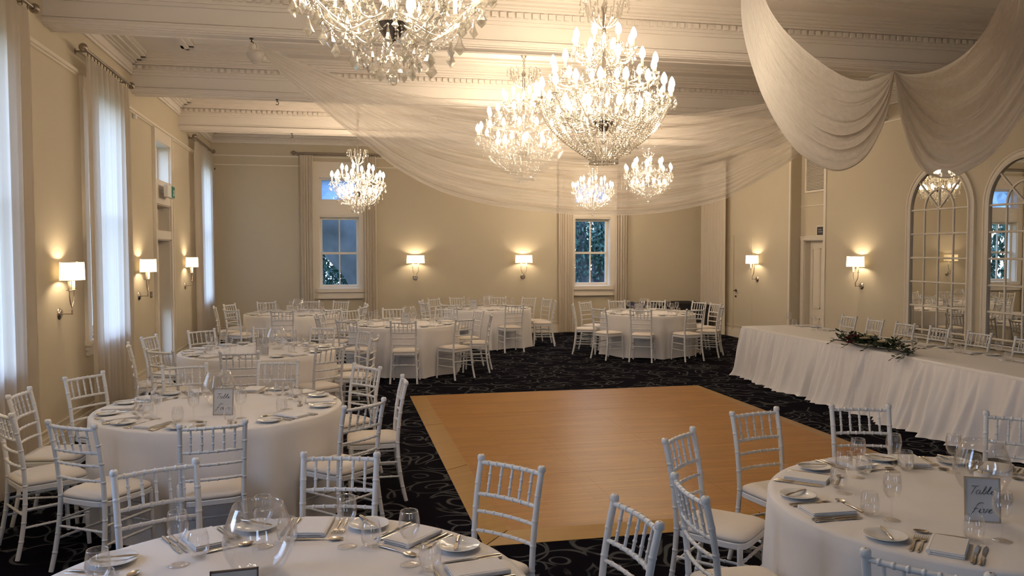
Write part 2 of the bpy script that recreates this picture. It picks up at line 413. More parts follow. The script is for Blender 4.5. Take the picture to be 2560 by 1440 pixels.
# ================================================================== THE ROOM
def struct(name, mb, mat, parent=None):
    o = mb.build(name, mat, parent)
    if parent is None: o['kind'] = 'structure'
    return o
def sthing(name):
    o = bpy.data.objects.new(name, None); COL.objects.link(o); o['kind'] = 'structure'; o.empty_display_size = .1
    return o
def wall_cells(mb, axis, c0, c1, u0, u1, z0, z1, holes):
    us = sorted({u0, u1, *[h[0] for h in holes], *[h[1] for h in holes]})
    zs = sorted({z0, z1, *[h[2] for h in holes], *[h[3] for h in holes]})
    for a, b in zip(us, us[1:]):
        for c, d in zip(zs, zs[1:]):
            if any(h[0] <= a+1e-6 and b <= h[1]+1e-6 and h[2] <= c+1e-6 and d <= h[3]+1e-6 for h in holes): continue
            if axis == 'x': mb.box(min(c0,c1), a, c, max(c0,c1), b, d)
            else: mb.box(a, min(c0,c1), c, b, max(c0,c1), d)
WT = 0.32
# floor: dark carpet
m = MB(); m.box(XL-WT, YR-WT, -0.12, XR+WT, YB+WT, 0); struct('floor', m, MAT['carpet'])
m = MB(); m.box(XL-WT, YR-WT, ZC, XR+WT, YB+WT, ZC+0.2)
# raised coffer frames on the ceiling of each bay
edges = [YR]+[y for b in BEAMS for y in (b-.14, b+.14)]+[YB]
bays = [(edges[i], edges[i+1]) for i in range(0, len(edges), 2)]
for y0, y1 in bays:
    a, b, c, d = XL+.75, XR-.75, y0+.62, y1-.62
    if d-c < .3: continue
    for k, (w, h) in enumerate(((.16, .03), (.05, .055))):
        o_ = .05*k
        m.box(a+o_, c+o_, ZC-h, b-o_, c+o_+w, ZC); m.box(a+o_, d-o_-w, ZC-h, b-o_, d-o_, ZC)
        m.box(a+o_, c+o_, ZC-h, a+o_+w, d-o_, ZC); m.box(b-o_-w, c+o_, ZC-h, b-o_, d-o_, ZC)
struct('ceiling', m, MAT['ceiling'])

WIN_Z0, WIN_Z1 = 0.95, 3.62
m = MB()
holes = [(a, b, WIN_Z0, WIN_Z1) for a, b in LEFT_WINDOWS]+[(DOORW[0], DOORW[1], 0, 2.09), (DOORW[0], DOORW[1], 2.22, 2.62), (DOORW[0], DOORW[1], 2.98, 3.56)]
wall_cells(m, 'x', XL, XL-WT, YR-WT, YB+WT, 0, ZC, holes)
struct('wall_left', m, MAT['plaster'])
REC = (13.37, 14.50)     # recess in the right wall
m = MB()
wall_cells(m, 'x', XR, XR+.22, YR-WT, YB+WT, 0, ZC, [(REC[0], REC[1], 0, 3.92)])
wall_cells(m, 'x', XR+.22, XR+WT+.1, YR-WT, YB+WT, 0, ZC, [(13.56, 14.36, 0, 2.11)])
struct('wall_right', m, MAT['plaster'])
m = MB()
holes = []
for a, b in BACK_WINDOWS: holes += [(a, b, 1.08, 2.66), (a, b, 3.0, 3.52)]
wall_cells(m, 'y', YB, YB+WT, XL, XR, 0, ZC, holes)
struct('wall_back', m, MAT['plaster'])
REAR_WINDOWS = [(-.5, .5), (4.0, 5.0)]
m = MB(); wall_cells(m, 'y', YR, YR-WT, XL, XR, 0, ZC, [(a, b, 0.9, 3.1) for a, b in REAR_WINDOWS]); struct('wall_rear', m, MAT['plaster'])

def cornice_profile(mb, axis, c, sgn, u0, u1, dent=True):
    """stepped cornice against a face at coordinate c, projecting to sgn, between u0 and u1"""
    steps = [(0.025, 4.215, 4.25), (0.045, 4.25, 4.275), (0.04, 4.275, 4.345), (0.075, 4.345, 4.365), (0.11, 4.365, 4.385), (0.17, 4.385, 4.41), (0.235, 4.41, 4.43), (0.26, 4.43, ZC)]
    def bx(d, z0, z1, a=u0, b=u1):
        lo, hi = (c, c+sgn*d) if sgn > 0 else (c+sgn*d, c)
        if axis == 'y': mb.box(a, lo, z0, b, hi, z1)
        else: mb.box(lo, a, z0, hi, b, z1)
    for d, z0, z1 in steps: bx(d, z0, z1)
    if dent:
        n = int((u1-u0)/0.085)
        for i in range(n):
            a = u0+(u1-u0)*(i+.22)/n; bx(0.066, 4.285, 4.335, a, a+(u1-u0)/n*.56)
# beams across the hall with cornices, dentils and a bottom moulding
for i, by in enumerate(BEAMS):
    m = MB()
    m.box(XL, by-.13, BEAMZ, XR, by+.13, ZC)
    for s in (-1, 1):
        f = by+s*.13
        for d, z0, z1 in ((.018, BEAMZ+.015, BEAMZ+.045), (.03, BEAMZ+.045, BEAMZ+.06), (.012, BEAMZ+.075, BEAMZ+.09)):
            lo, hi = min(f, f+s*d), max(f, f+s*d); m.box(XL, lo, z0, XR, hi, z1)
        cornice_profile(m, 'y', f, s, XL, XR, dent=(s < 0))
    m.box(XL, by-.10, BEAMZ-.012, XR, by-.085, BEAMZ); m.box(XL, by+.085, BEAMZ-.012, XR, by+.10, BEAMZ)
    struct('trim_%d' % (i+1), m, MAT['ceiling'])
m = MB()
for y0, y1 in bays:
    cornice_profile(m, 'x', XL, 1, y0+.0, y1, False)
struct('trim_left', m, MAT['ceiling'])
m = MB()
for y0, y1 in bays: cornice_profile(m, 'x', XR, -1, y0, y1, False)
struct('trim_right', m, MAT['ceiling'])
m = MB(); cornice_profile(m, 'y', YB, -1, XL, XR, True)
m.box(XL, YB-.02, 3.94, XR, YB, 3.965)
struct('trim_back', m, MAT['ceiling'])
# picture rails (interrupted at windows on the left)
m = MB()
def rail_left(a, b):
    m.box(XL, a, RAIL-.015, XL+.045, b, RAIL+.02); m.box(XL, a, RAIL-.035, XL+.025, b, RAIL-.015)
prev = YR
for a, b in LEFT_WINDOWS:
    rail_left(prev, a-.33); prev = b+.33
rail_left(prev, YB)
m.box(XL, DOORW[0]-.5, RAIL+.02, XL+.02, DOORW[1]+.5, RAIL+.03)
struct('trim_6', m, MAT['trim'])
m = MB()
for a, b in ((XL, -.62), (.72, 5.1), (6.5, XR)):
    m.box(a, YB-.03, RAIL-.01, b, YB, RAIL+.015)
struct('trim_7', m, MAT['trim'])
m = MB()
m.box(XR-.03, 14.55, 3.94, XR, YB, 3.965); m.box(XR-.03, YR, 3.94, XR, 13.3, 3.965)
struct('trim_8', m, MAT['trim'])
# baseboards
def base(name, segs, axis, c, sgn):
    m = MB()
    for a, b in segs:
        for d, z0, z1 in ((.03, 0, .15), (.02, .15, .19), (.035, 0, .02)):
            lo, hi = min(c, c+sgn*d), max(c, c+sgn*d)
            if axis == 'x': m.box(lo, a, z0, hi, b, z1)
            else: m.box(a, lo, z0, b, hi, z1)
        m.box(*( (min(c,c+sgn*.012), a, .25, max(c,c+sgn*.012), b, .265) if axis == 'x' else (a, min(c,c+sgn*.012), .25, b, max(c,c+sgn*.012), .265)))
    struct(name, m, MAT['trim'])
base('baseboard_left', [(YR, DOORW[0]-.12), (DOORW[1]+.12, YB)], 'x', XL, 1)
base('baseboard_right', [(YR, REC[0]), (REC[1], YB)], 'x', XR, -1)
base('baseboard_back', [(XL, -.62), (.70, 5.15), (6.55, XR)], 'y', YB, -1)

# ------------------------------------------------------------------ back windows (frame, sashes, transom, sill)
def back_window(n, a, b):
    w = sthing('window_%d' % n)
    y = YB; fr = .11
    m = MB()  # architrave standing proud of the wall
    m.box(a-fr-.03, y-.035, .86, a, y, 3.86); m.box(b, y-.035, .86, b+fr+.03, y, 3.86)
    m.box(a-fr, y-.03, 3.52, b+fr, y, 3.855); m.box(a, y-.03, 2.66, b, y, 3.0)
    m.box(a-fr-.05, y-.05, 3.62, b+fr+.05, y, 3.65); m.box(a-.02, y-.045, 2.70, b+.02, y-.03, 2.72); m.box(a-.02, y-.045, 2.93, b+.02, y-.03, 2.95)
    m.box(a-fr-.035, y-.045, .855, a-fr-.005, y, 3.865); m.box(b+fr+.005, y-.045, .855, b+fr+.035, y, 3.865)
    # reveals down the opening
    for z0, z1 in ((1.08, 2.66), (3.0, 3.52)):
        m.box(a, y, z0, a+.012, y+WT, z1); m.box(b-.012, y, z0, b, y+WT, z1)
        m.box(a, y, z1-.012, b, y+WT, z1); m.box(a, y, z0, b, y+WT, z0+.012)
    m.build('window_frame', MAT['trim'], w)
    m = MB(); m.box(a-.06, y-.09, 1.0, b+.06, y+.10, 1.085); m.box(a-.03, y-.05, .90, b+.03, y, 1.0); m.box(a-.05, y-.07, .86, b+.05, y, .90); m.build('window_sill', MAT['trim'], w)
    m = MB(); ys = y+.16; mid = (a+b)/2; t = .02
    m.box(a+.012, ys, 1.09, a+.06, ys+.05, 2.648); m.box(b-.06, ys, 1.09, b-.012, ys+.05, 2.648)
    m.box(a+.06, ys, 1.09, b-.06, ys+.05, 1.16); m.box(a+.06, ys, 2.60, b-.06, ys+.05, 2.648)
    m.box(a+.06, ys-.02, 1.835, b-.06, ys+.05, 1.885); m.box(mid-t*.7, ys+.005, 1.16, mid+t*.7, ys+.045, 2.60)
    m.build('sash', MAT['trim'], w)
    m = MB(); m.box(a+.05, ys+.02, 1.13, b-.05, ys+.026, 2.62); m.build('window_pane', MAT['pane'], w)
    m = MB(); m.box(a+.012, ys, 3.012, b-.012, ys+.05, 3.05); m.box(a+.012, ys, 3.47, b-.012, ys+.05, 3.508); m.box(a+.012, ys, 3.05, a+.06, ys+.05, 3.47); m.box(b-.06, ys, 3.05, b-.012, ys+.05, 3.47)
    m.build('transom_frame', MAT['trim'], w)
    m = MB(); m.box(a+.05, ys+.02, 3.04, b-.05, ys+.026, 3.48); o = m.build('transom_pane', MAT['frosted'], w); o['label'] = 'blue rippled frosted pane'
    portal('sky_portal', (mid, y+WT+.05, 1.87), (-PI/2, 0, 0), b-a, 1.6)
    portal('sky_portal', (mid, y+WT+.05, 3.26), (-PI/2, 0, 0), b-a, .55)
back_window(1, *BACK_WINDOWS[0]); back_window(2, *BACK_WINDOWS[1])

# ------------------------------------------------------------------ tall left windows behind sheer curtains
def left_window(n, a, b):
    w = sthing('window_%d' % n); x = XL
    m = MB()
    m.box(x, a-.14, WIN_Z0-.1, x+.035, a, WIN_Z1); m.box(x, b, WIN_Z0-.1, x+.035, b+.14, WIN_Z1)
    m.box(x, a-.15, WIN_Z1, x+.045, b+.15, WIN_Z1+.125)
    m.box(x-WT, a, WIN_Z0, x, a+.012, WIN_Z1); m.box(x-WT, b-.012, WIN_Z0, x, b, WIN_Z1); m.box(x-WT, a, WIN_Z1-.012, x, b, WIN_Z1)
    m.build('window_frame', MAT['trim'], w)
    m = MB(); m.box(x-.1, a-.16, WIN_Z0-.05, x+.07, b+.16, WIN_Z0); m.box(x, a-.12, WIN_Z0-.16, x+.03, b+.12, WIN_Z0-.05); m.build('window_sill', MAT['trim'], w)
    m = MB(); xs = x-.2; mid = (a+b)/2
    for y0, y1, z0, z1 in ((a+.012, a+.06, WIN_Z0, WIN_Z1-.012), (b-.06, b-.012, WIN_Z0, WIN_Z1-.012), (a+.06, b-.06, WIN_Z0, WIN_Z0+.08), (a+.06, b-.06, WIN_Z1-.07, WIN_Z1-.012), (a+.06, b-.06, 2.25, 2.31), (mid-.015, mid+.015, WIN_Z0+.08, WIN_Z1-.07)):
        m.box(xs-.05, y0, z0, xs, y1, z1)
    m.build('sash', MAT['trim'], w)
    m = MB(); m.box(xs-.03, a+.05, WIN_Z0+.05, xs-.025, b-.05, WIN_Z1-.05); m.build('window_pane', MAT['pane'], w)
    portal('sky_portal', (x-WT-.05, mid, (WIN_Z0+WIN_Z1)/2), (0, -PI/2, 0), WIN_Z1-WIN_Z0, b-a)
for i, (a, b) in enumerate(LEFT_WINDOWS): left_window(3+i, a, b)

# glazed garden door with two transoms on the left wall
d = sthing('door_1'); a, b = DOORW; x = XL
m = MB()
m.box(x, a-.13, 0, x+.03, a, RAIL-.02); m.box(x, b, 0, x+.03, b+.13, RAIL-.02); m.box(x, a, 3.56, x+.03, b, RAIL-.02)
m.box(x, a, 2.62, x+.02, b, 2.98); m.box(x, a, 2.09, x+.02, b, 2.22)
m.box(x, a-.14, 0, x+.045, a-.105, RAIL-.015); m.box(x, b+.105, 0, x+.045, b+.14, RAIL-.015)
for z0, z1 in ((0, 2.09), (2.22, 2.62), (2.98, 3.56)):
    m.box(x-WT, a, z0, x, a+.015, z1); m.box(x-WT, b-.015, z0, x, b, z1); m.box(x-WT, a, z1-.015, x, b, z1)
m.build('door_frame', MAT['trim'], d)
def leaf(parent, y0, y1, xs):
    m = MB(); t = .045
    for u0, u1, z0, z1 in ((y0, y0+.09, .01, 2.07), (y1-.09, y1, .01, 2.07), (y0+.09, y1-.09, .01, .28), (y0+.09, y1-.09, 1.96, 2.07), (y0+.09, y1-.09, .98, 1.12)):
        m.box(xs-t, u0, z0, xs, u1, z1)
    mid = (y0+y1)/2; m.box(xs-t+.01, mid-.012, .28, xs-.01, mid+.012, .98); m.box(xs-t+.01, mid-.012, 1.12, xs-.01, mid+.012, 1.96)
    o = m.build('door_leaf', MAT['trim'], parent)
    m = MB(); m.box(xs-.026, y0+.08, .27, xs-.020, y1-.08, 1.0); m.build('door_pane', MAT['pane'], o)
    m = MB(); m.box(xs-.026, y0+.08, 1.1, xs-.020, y1-.08, 1.97); q = m.build('door_pane', MAT['greyfilm'], o); q['label'] = 'grey obscured upper door pane'
    return o
mid = (a+b)/2
leaf(d, a+.015, mid-.003, x-.17)
lf = leaf(d, mid+.003, b-.015, x-.17)
m = MB(); m.tube([(x-.17, mid+.05, 1.05), (x-.12, mid+.05, 1.05), (x-.12, mid+.15, 1.05)], .009); m.build('door_handle', MAT['nickel'], lf)
m = MB()
for z0, z1 in ((2.22, 2.605), (2.98, 3.545)):
    m.box(x-.22, a+.015, z0, x-.17, a+.06, z1); m.box(x-.22, b-.06, z0, x-.17, b-.015, z1); m.box(x-.22, a+.06, z0, x-.17, b-.06, z0+.04); m.box(x-.22, a+.06, z1-.04, x-.17, b-.06, z1)
m.build('transom_frame', MAT['trim'], d)
m = MB(); m.box(x-.2, a+.05, 3.01, x-.195, b-.05, 3.52); m.build('transom_pane', MAT['pane'], d)
m = MB(); m.box(x-.2, a+.05, 2.25, x-.195, b-.05, 2.58); o = m.build('transom_pane', MAT['greyfilm'], d); o['label'] = 'dark grey obscured lower transom pane'
portal('sky_portal', (x-WT-.05, mid, 3.27), (0, -PI/2, 0), .58, b-a); portal('sky_portal', (x-WT-.05, mid, 1.2), (0, -PI/2, 0), 2.2, b-a)

# rear wall windows (behind the viewer)
for i, (a, b) in enumerate(REAR_WINDOWS):
    w = sthing('window_%d' % (7+i)); y = YR
    m = MB(); m.box(a-.12, y, .78, a, y+.035, 3.1); m.box(b, y, .78, b+.12, y+.035, 3.1); m.box(a-.13, y, 3.1, b+.13, y+.045, 3.22); m.box(a-.15, y-.05, .82, b+.15, y+.08, .9)
    mid = (a+b)/2
    for u0, u1, z0, z1 in ((a, a+.05, .9, 3.1), (b-.05, b, .9, 3.1), (mid-.02, mid+.02, .96, 3.04), (a+.05, b-.05, .9, .96), (a+.05, b-.05, 3.04, 3.1)): m.box(u0, y-.2, z0, u1, y-.15, z1)
    m.build('window_frame', MAT['trim'], w)
    m = MB(); m.box(a+.04, y-.18, .94, b-.04, y-.175, 3.06); m.build('window_pane', MAT['pane'], w)
    portal('sky_portal', (mid, y-WT-.05, 2.0), (PI/2, 0, 0), b-a, 2.2)

# ------------------------------------------------------------------ right wall recess: vent above, panelled door below
d = sthing('door_2'); y0, y1 = REC; xr = XR+.22
m = MB()
m.box(xr-.012, y0, 2.75, xr, y1, 2.765); m.box(xr-.02, y0+.02, 2.11, xr, y1-.02, 2.17); m.box(xr-.03, y0+.02, 2.165, xr, y1-.02, 2.185)
m.box(xr-.02, 13.44, 0, xr, 13.56, 2.11); m.box(xr-.02, 14.36, 0, xr, 14.46, 2.11)
m.box(XR-.02, y0-.06, 0, XR+.01, y0+.005, 3.95); m.box(XR-.015, y1-.005, 0, XR+.01, y1+.05, 3.95)
m.box(xr, 13.56, 0, xr+.18, 13.575, 2.11); m.box(xr, 14.345, 0, xr+.18, 14.36, 2.11); m.box(xr, 13.56, 2.095, xr+.18, 14.36, 2.11)
m.build('door_frame', MAT['trim'], d)
m = MB(); xd = xr+.12
m.box(xd, 13.575, .005, xd+.045, 14.345, 2.095)
for z0, z1 in ((.20, .62), (.80, 1.95)):
    for u0, u1 in ((13.66, 13.93), (13.99, 14.26)):
        for a2, b2, c2, e2 in ((u0, u1, z0, z0+.02), (u0, u1, z1-.02, z1), (u0, u0+.02, z0, z1), (u1-.02, u1, z0, z1)): m.box(xd-.012, a2, c2, xd, b2, e2)
        m.box(xd-.006, u0+.04, z0+.05, xd, u1-.04, z1-.05)
lf = m.build('door_leaf', MAT['trim'], d)
# louvred vent grille
v = thing('vent_grille', 'dark louvred air vent high in the recess above the panelled door', 'vent', (xr, 13.94, 3.05))
m = MB(); hw = .34
m.box(-.03, -hw-.05, -.04, 0, hw+.05, 0); m.box(-.03, -hw-.05, .62, 0, hw+.05, .66); m.box(-.03, -hw-.05, 0, 0, -hw, .62); m.box(-.03, hw, 0, 0, hw+.05, .62)
m.build('vent_frame', MAT['trim'], v)
m = MB()
for k in range(22):
    z = .012+k*.0277; m.add([(-.028, -hw, z), (-.028, hw, z), (-.006, hw, z+.02), (-.006, -hw, z+.02), (-.028, -hw, z+.004), (-.028, hw, z+.004), (-.006, hw, z+.024), (-.006, -hw, z+.024)], [(0,1,2,3), (7,6,5,4), (0,4,5,1), (1,5,6,2)])
m.build('louvre', MAT['trim'], v)
m = MB(); m.box(-.003, -hw, 0, 0, hw, .62); m.build('backing', MAT['black'], v)
s = thing('door_sign', 'small dark square sign with two pale lines above the panelled door', 'sign', (xr, 13.82, 2.19))
m = MB(); m.box(-.008, -.13, -.012, 0, .13, .182); m.build('sign_border', MAT['trim'], s)
m = MB(); m.box(-.014, -.105, .008, -.008, .105, .162); m.build('sign_plate', MAT['darksign'], s)
for z, n in ((.10, 5), (.058, 6)):
    m = MB()
    for k in range(n): m.box(-.0155, .058-k*.022-.014, z, -.014, .058-k*.022, z+.018)
    m.build('lettering', MAT['signtext'], s)
# flush door with lever handle further along the right wall
d = sthing('door_3')
m = MB(); m.box(XR-.006, 15.98, .27, XR, 15.985, 2.2); m.box(XR-.006, 15.98, 2.2, XR, 16.82, 2.205); m.box(XR-.025, 16.80, 0, XR, 16.86, 2.25); m.build('door_leaf', MAT['plaster'], d)
m = MB(); m.tube([(XR, 16.70, 1.02), (XR-.06, 16.70, 1.02), (XR-.065, 16.60, 1.02)], .011); m.lathe([(.026, 0), (.026, .01)], 12, (0,0,0)); 
m = MB(); m.tube([(XR, 16.70, 1.03), (XR-.055, 16.70, 1.03), (XR-.06, 16.56, 1.03)], .012); m.tube([(XR, 16.70, .90), (XR-.02, 16.70, .90)], .022); m.tube([(XR, 16.70, 1.03), (XR-.012, 16.70, 1.03)], .03)
m.build('door_handle', MAT['black'], d)

# ------------------------------------------------------------------ arched window-shaped mirrors
def arch_mirror(y1, label):
    """arched mirror whose far edge is at y1; 1.18 wide"""
    w = 1.18; r = w/2; zs = 2.51; z0 = .66; yc = y1-r
    t = thing('arched_mirror', label, 'mirror', (XR, yc, z0), 0, 'arched mirrors on the right wall')
    zs -= z0; n = 28
    m = MB()
    arc = [(r*math.cos(PI*i/n), zs+r*math.sin(PI*i/n)) for i in range(n+1)]
    outl = [(-.02, r, 0)]+[(-.02, y, z) for y, z in arc]+[(-.02, -r, 0)]
    m.add(outl, [tuple(range(len(outl)))[::-1]]); m.build('mirror_glass', MAT['mirror'], t)
    m = MB()
    def bar(pts, wd=.030, dep=.016):
        # rectangular glazing bar following points in the (y,z) plane
        L = []
        for i, p in enumerate(pts):
            a = pts[max(i-1,0)]; b = pts[min(i+1, len(pts)-1)]; dy, dz = b[0]-a[0], b[1]-a[1]; l = math.hypot(dy, dz) or 1
            ny, nz = -dz/l*wd/2, dy/l*wd/2
            L.append([(-.02, p[0]+ny, p[1]+nz), (-.02-dep*.6, p[0]+ny*.9, p[1]+nz*.9), (-.02-dep, p[0]+ny*.35, p[1]+nz*.35), (-.02-dep, p[0]-ny*.35, p[1]-nz*.35), (-.02-dep*.6, p[0]-ny*.9, p[1]-nz*.9), (-.02, p[0]-ny, p[1]-nz)])
        m.rings(L, True, True, False)
    for k in (-1, 0, 1): bar([(k*w/4, 0), (k*w/4, zs)])
    for k in range(0, 6): bar([(-r, zs-k*.358), (r, zs-k*.358)])
    bar([(r*.5*math.cos(PI*i/16), zs+r*.5*math.sin(PI*i/16)) for i in range(17)])
    for an in (45, 90, 135):
        a2 = math.radians(an); e = 1.0 if an != 90 else .5
        bar([(0, zs), (r*e*math.cos(a2), zs+r*e*math.sin(a2))])
    m.build('glazing_bars', MAT['trim'], t)
    m = MB()
    path = [(r, 0)]+arc+[(-r, 0)]
    L = []
    for i, p in enumerate(path):
        if i in (0, len(path)-1): ny, nz = (1 if i == 0 else -1), 0
        else: ny, nz = p[0]/r, (p[1]-zs)/r if p[1] > zs else 0
        def q(d, x): return (x, p[0]+ny*d, p[1]+nz*d)
        L.append([q(-.012, -.02), q(-.012, -.05), q(.02, -.06), q(.03, -.035), q(.075, -.03), q(.085, -.045), q(.105, -.04), q(.105, 0)])
    m.rings(L, True, True, False, closed=False)
    m.box(-.06, -r-.105, -.07, 0, r+.105, 0); m.box(-.09, -r-.13, -.02, 0, r+.13, 0)
    m.build('mirror_frame', MAT['trim'], t)
arch_mirror(11.04, 'tall arched mirror with white glazing bars, wholly in view beside the wall lamp')
arch_mirror(9.50, 'tall arched mirror with white glazing bars cut by the right picture edge')
arch_mirror(7.96, 'third arched mirror with white glazing bars, past the second one')

# ------------------------------------------------------------------ portable dance floor
df = thing('dance_floor', 'square portable oak parquet dance floor laid on the dark carpet', 'dance floor', (0,0,0))
X0, X1, Y0, Y1 = 0.90, 4.96, 5.12, 10.74
m = MB(); h = .03; B = .19
m.box(X0+B, Y0+B, .002, X1-B, Y1-B, h); m.build('parquet_panels', MAT['parquet'], df)
m = MB()
for k in range(1, 4): m.box(X0+B+(X1-X0-2*B)*k/4-.0015, Y0+B, h, X0+B+(X1-X0-2*B)*k/4+.0015, Y1-B, h+.0008)
for k in range(1, 4): m.box(X0+B, Y0+B+(Y1-Y0-2*B)*k/4-.0015, h, X1-B, Y0+B+(Y1-Y0-2*B)*k/4+.0015, h+.0008)
m.build('panel_seams', MAT['border'], df)
m = MB()
def ramp(p):  # p: 4 corners outer0, outer1, inner1, inner0
    vs = [(*p[0], .004), (*p[1], .004), (*p[2], h), (*p[3], h), (*p[0], 0.001), (*p[1], 0.001), (*p[2], 0.001), (*p[3], 0.001)]
    m.add(vs, [(0,1,2,3), (0,4,5,1), (1,5,6,2), (3,7,4,0)])
def ramps(o0, o1, i1, i0, n):
    for k in range(n):
        g = .0012
        f = lambda a, b, t: (a[0]+(b[0]-a[0])*t, a[1]+(b[1]-a[1])*t)
        ramp([f(o0, o1, k/n+g), f(o0, o1, (k+1)/n-g), f(i0, i1, (k+1)/n-g), f(i0, i1, k/n+g)])
ramps((X0,Y0), (X1,Y0), (X1-B,Y0+B), (X0+B,Y0+B), 2); ramps((X1,Y0), (X1,Y1), (X1-B,Y1-B), (X1-B,Y0+B), 3)
ramps((X1,Y1), (X0,Y1), (X0+B,Y1-B), (X1-B,Y1-B), 2); ramps((X0,Y1), (X0,Y0), (X0+B,Y0+B), (X0+B,Y1-B), 3)
m.build('ramp_border', MAT['border'], df)

# ------------------------------------------------------------------ small fittings on the walls
def fitting(name, mb, mat, label, cat, loc, group=None):
    o = mb.build(name, mat); o.location = loc; return tag(o, label, cat, group)
m = MB(); m.bbox(0, -.035, -.06, .045, .035, 0, .006); fitting('motion_sensor', m, MAT['white'], 'small white sensor box under the picture rail near the garden door', 'sensor', (XL+.0, 11.75, RAIL-.035))
s = thing('light_switch', 'small brown switch plate beside the glazed garden door', 'switch', (XL, 12.60, 1.28))
m = MB(); m.bbox(0, -.06, -.045, .008, .06, .045, .003); m.build('plate', MAT['switch'], s)
for k in (-1, 1):
    m = MB(); m.box(.008, k*.025-.012, -.02, .013, k*.025+.012, .02); m.build('rocker', MAT['nickel'], s)
m = MB(); m.ball((0,0,0), .022); fitting('wall_hook', m, MAT['black'], 'tiny black hook in the far corner just below the rail', 'hook', (XL+.08, YB-.022, 3.66))
def ceiling_hook(x, y, label):
    t = thing('ceiling_hook', label, 'hook', (x, y, BEAMZ-.075), 0, 'hooks under the beams')
    m = MB(); m.lathe([(.02, .075), (.02, .065), (.006, .062), (.006, .045)], 10, cap0=True); m.build('hook_plate', MAT['black'], t)
    m = MB(); m.tube([(.02*math.sin(a), 0, .02+.022*math.cos(a)) for a in [i*PI/6 for i in range(-1, 9)]], .005, 6); m.build('hook_ring', MAT['black'], t)
ceiling_hook(-.80, 11.8, 'black hook under the second beam from the swag knot')
ceiling_hook(-.78, 15.1, 'black hook under the farthest beam')
ceiling_hook(-.81, 8.5, 'black hook holding the tied end of the long voile')
# exit sign
t = thing('exit_sign', 'green and white running man exit sign by the garden door transoms', 'sign', (XL+.12, 13.42, 2.72))
m = MB(); m.bbox(-.03, -.26, 0, .03, .26, .19, .006); m.build('sign_case', MAT['white'], t)
m = MB(); m.box(.03, .02, .01, .034, .25, .18); m.build('green_panel', MAT['green'], t)
m = MB()
m.tube([(.036, .14, .145), (.036, .14, .1451)], .014, 8)
m.tube([(.036, .145, .125), (.036, .155, .085)], .012, 6); m.tube([(.036, .155, .085), (.036, .125, .06), (.036, .135, .03)], .007, 6)
m.tube([(.036, .155, .085), (.036, .18, .055), (.036, .205, .05)], .007, 6); m.tube([(.036, .145, .12), (.036, .115, .105)], .006, 6); m.tube([(.036, .148, .12), (.036, .18, .10)], .006, 6)
m.build('running_figure', MAT['white'], t)
m = MB(); m.box(-.12, -.05, .08, -.03, -.02, .10); m.box(-.12, .02, .08, -.03, .05, .10); m.build('wall_bracket', MAT['white'], t)

# ------------------------------------------------------------------ curtain rods and curtains
def rod(p0, p1, out, label, cat='curtain rod'):
    """double rod between two points, 'out' = direction into the room"""
    p0, p1, out = Vector(p0), Vector(p1), Vector(out)
    t = thing('curtain_rod', label, cat, p0, 0, 'pewter curtain rods')
    d = (p1-p0); n = d.normalized()
    m = MB(); m.tube([(0,0,0), d], .017, 10); m.build('rod', MAT['rod'], t)
    m = MB(); o2 = -out*.06+Vector((0,0,-.03)); m.tube([o2, d+o2], .010, 8); m.build('inner_rod', MAT['rod'], t)
    for q, s in ((Vector((0,0,0)), -1), (d, 1)):
        m = MB(); c = q+n*s*.045
        prof = [(.018, 0), (.026, .008), (.026, .018), (.016, .026)]
        # turned finial: collar and ball
        m.tube([q, q+n*s*.012], .026, 12); m.ball(tuple(c+n*s*.012), .044, 14, 9); m.build('finial', MAT['rod'], t)
    for f in (.07, .93):
        m = MB(); q = d*f; m.tube([q, q-out*.135], .010, 8); m.tube([q-out*.125, q-out*.138], .03, 12); m.build('bracket', MAT['rod'], t)
    return t
def curtain(name, p0, p1, ztop, label, mat, folds, amp, out, group, zbot=.02, gather=.7, seed=0, rings_=True, flare=0.0):
    """pleated cloth hanging between two floor-plan points"""
    p0, p1, out = Vector((*p0, 0)), Vector((*p1, 0)), Vector((*out, 0))
    rnd = random.Random(seed); ph = [rnd.uniform(0, 6.28) for _ in range(6)]
    d = p1-p0; nu = folds*10; m = MB(); nv = 14; H = ztop-zbot
    def fn(u, v):
        z = ztop-v*H
        w = u+.012*math.sin(2*PI*u*3+ph[0])*v
        a = amp*(1 if v > .03 else .55)
        off = a*math.sin(2*PI*folds*u+ph[1]+.5*math.sin(2*PI*u*2+ph[2])*(.4+v))+a*.35*math.sin(2*PI*folds*2.3*u+ph[3]+v)
        spread = 1+flare*v
        p = p0+d*(.5+(w-.5)*spread)+out*off
        return (p.x, p.y, z)
    m.grid(fn, nu, nv)
    o = m.build(name, mat)
    if name != 'hem': tag(o, label, 'curtain', group)
    return o
def curtain_rings(p0, p1, z, n, out, t):
    p0, p1 = Vector(p0), Vector(p1); m = MB()
    m.tube([(0, 0, -.004), (0, 0, -.055)], .006, 6); m.ball((0, 0, -.028), .010, 6, 4); h0 = m.build('curtain_hook', MAT['rod'], t)
    for i in range(n):
        q = p0.lerp(p1, (i+.5)/n); o = h0
        if i: o = h0.copy(); COL.objects.link(o); o.parent = t
        o.location = Vector((q.x, q.y, z))-t.location
xc = XL+.13
names = {1: 'beside the lamp bracket at the picture edge', 2: 'over the second tall window', 3: 'by the far corner'}
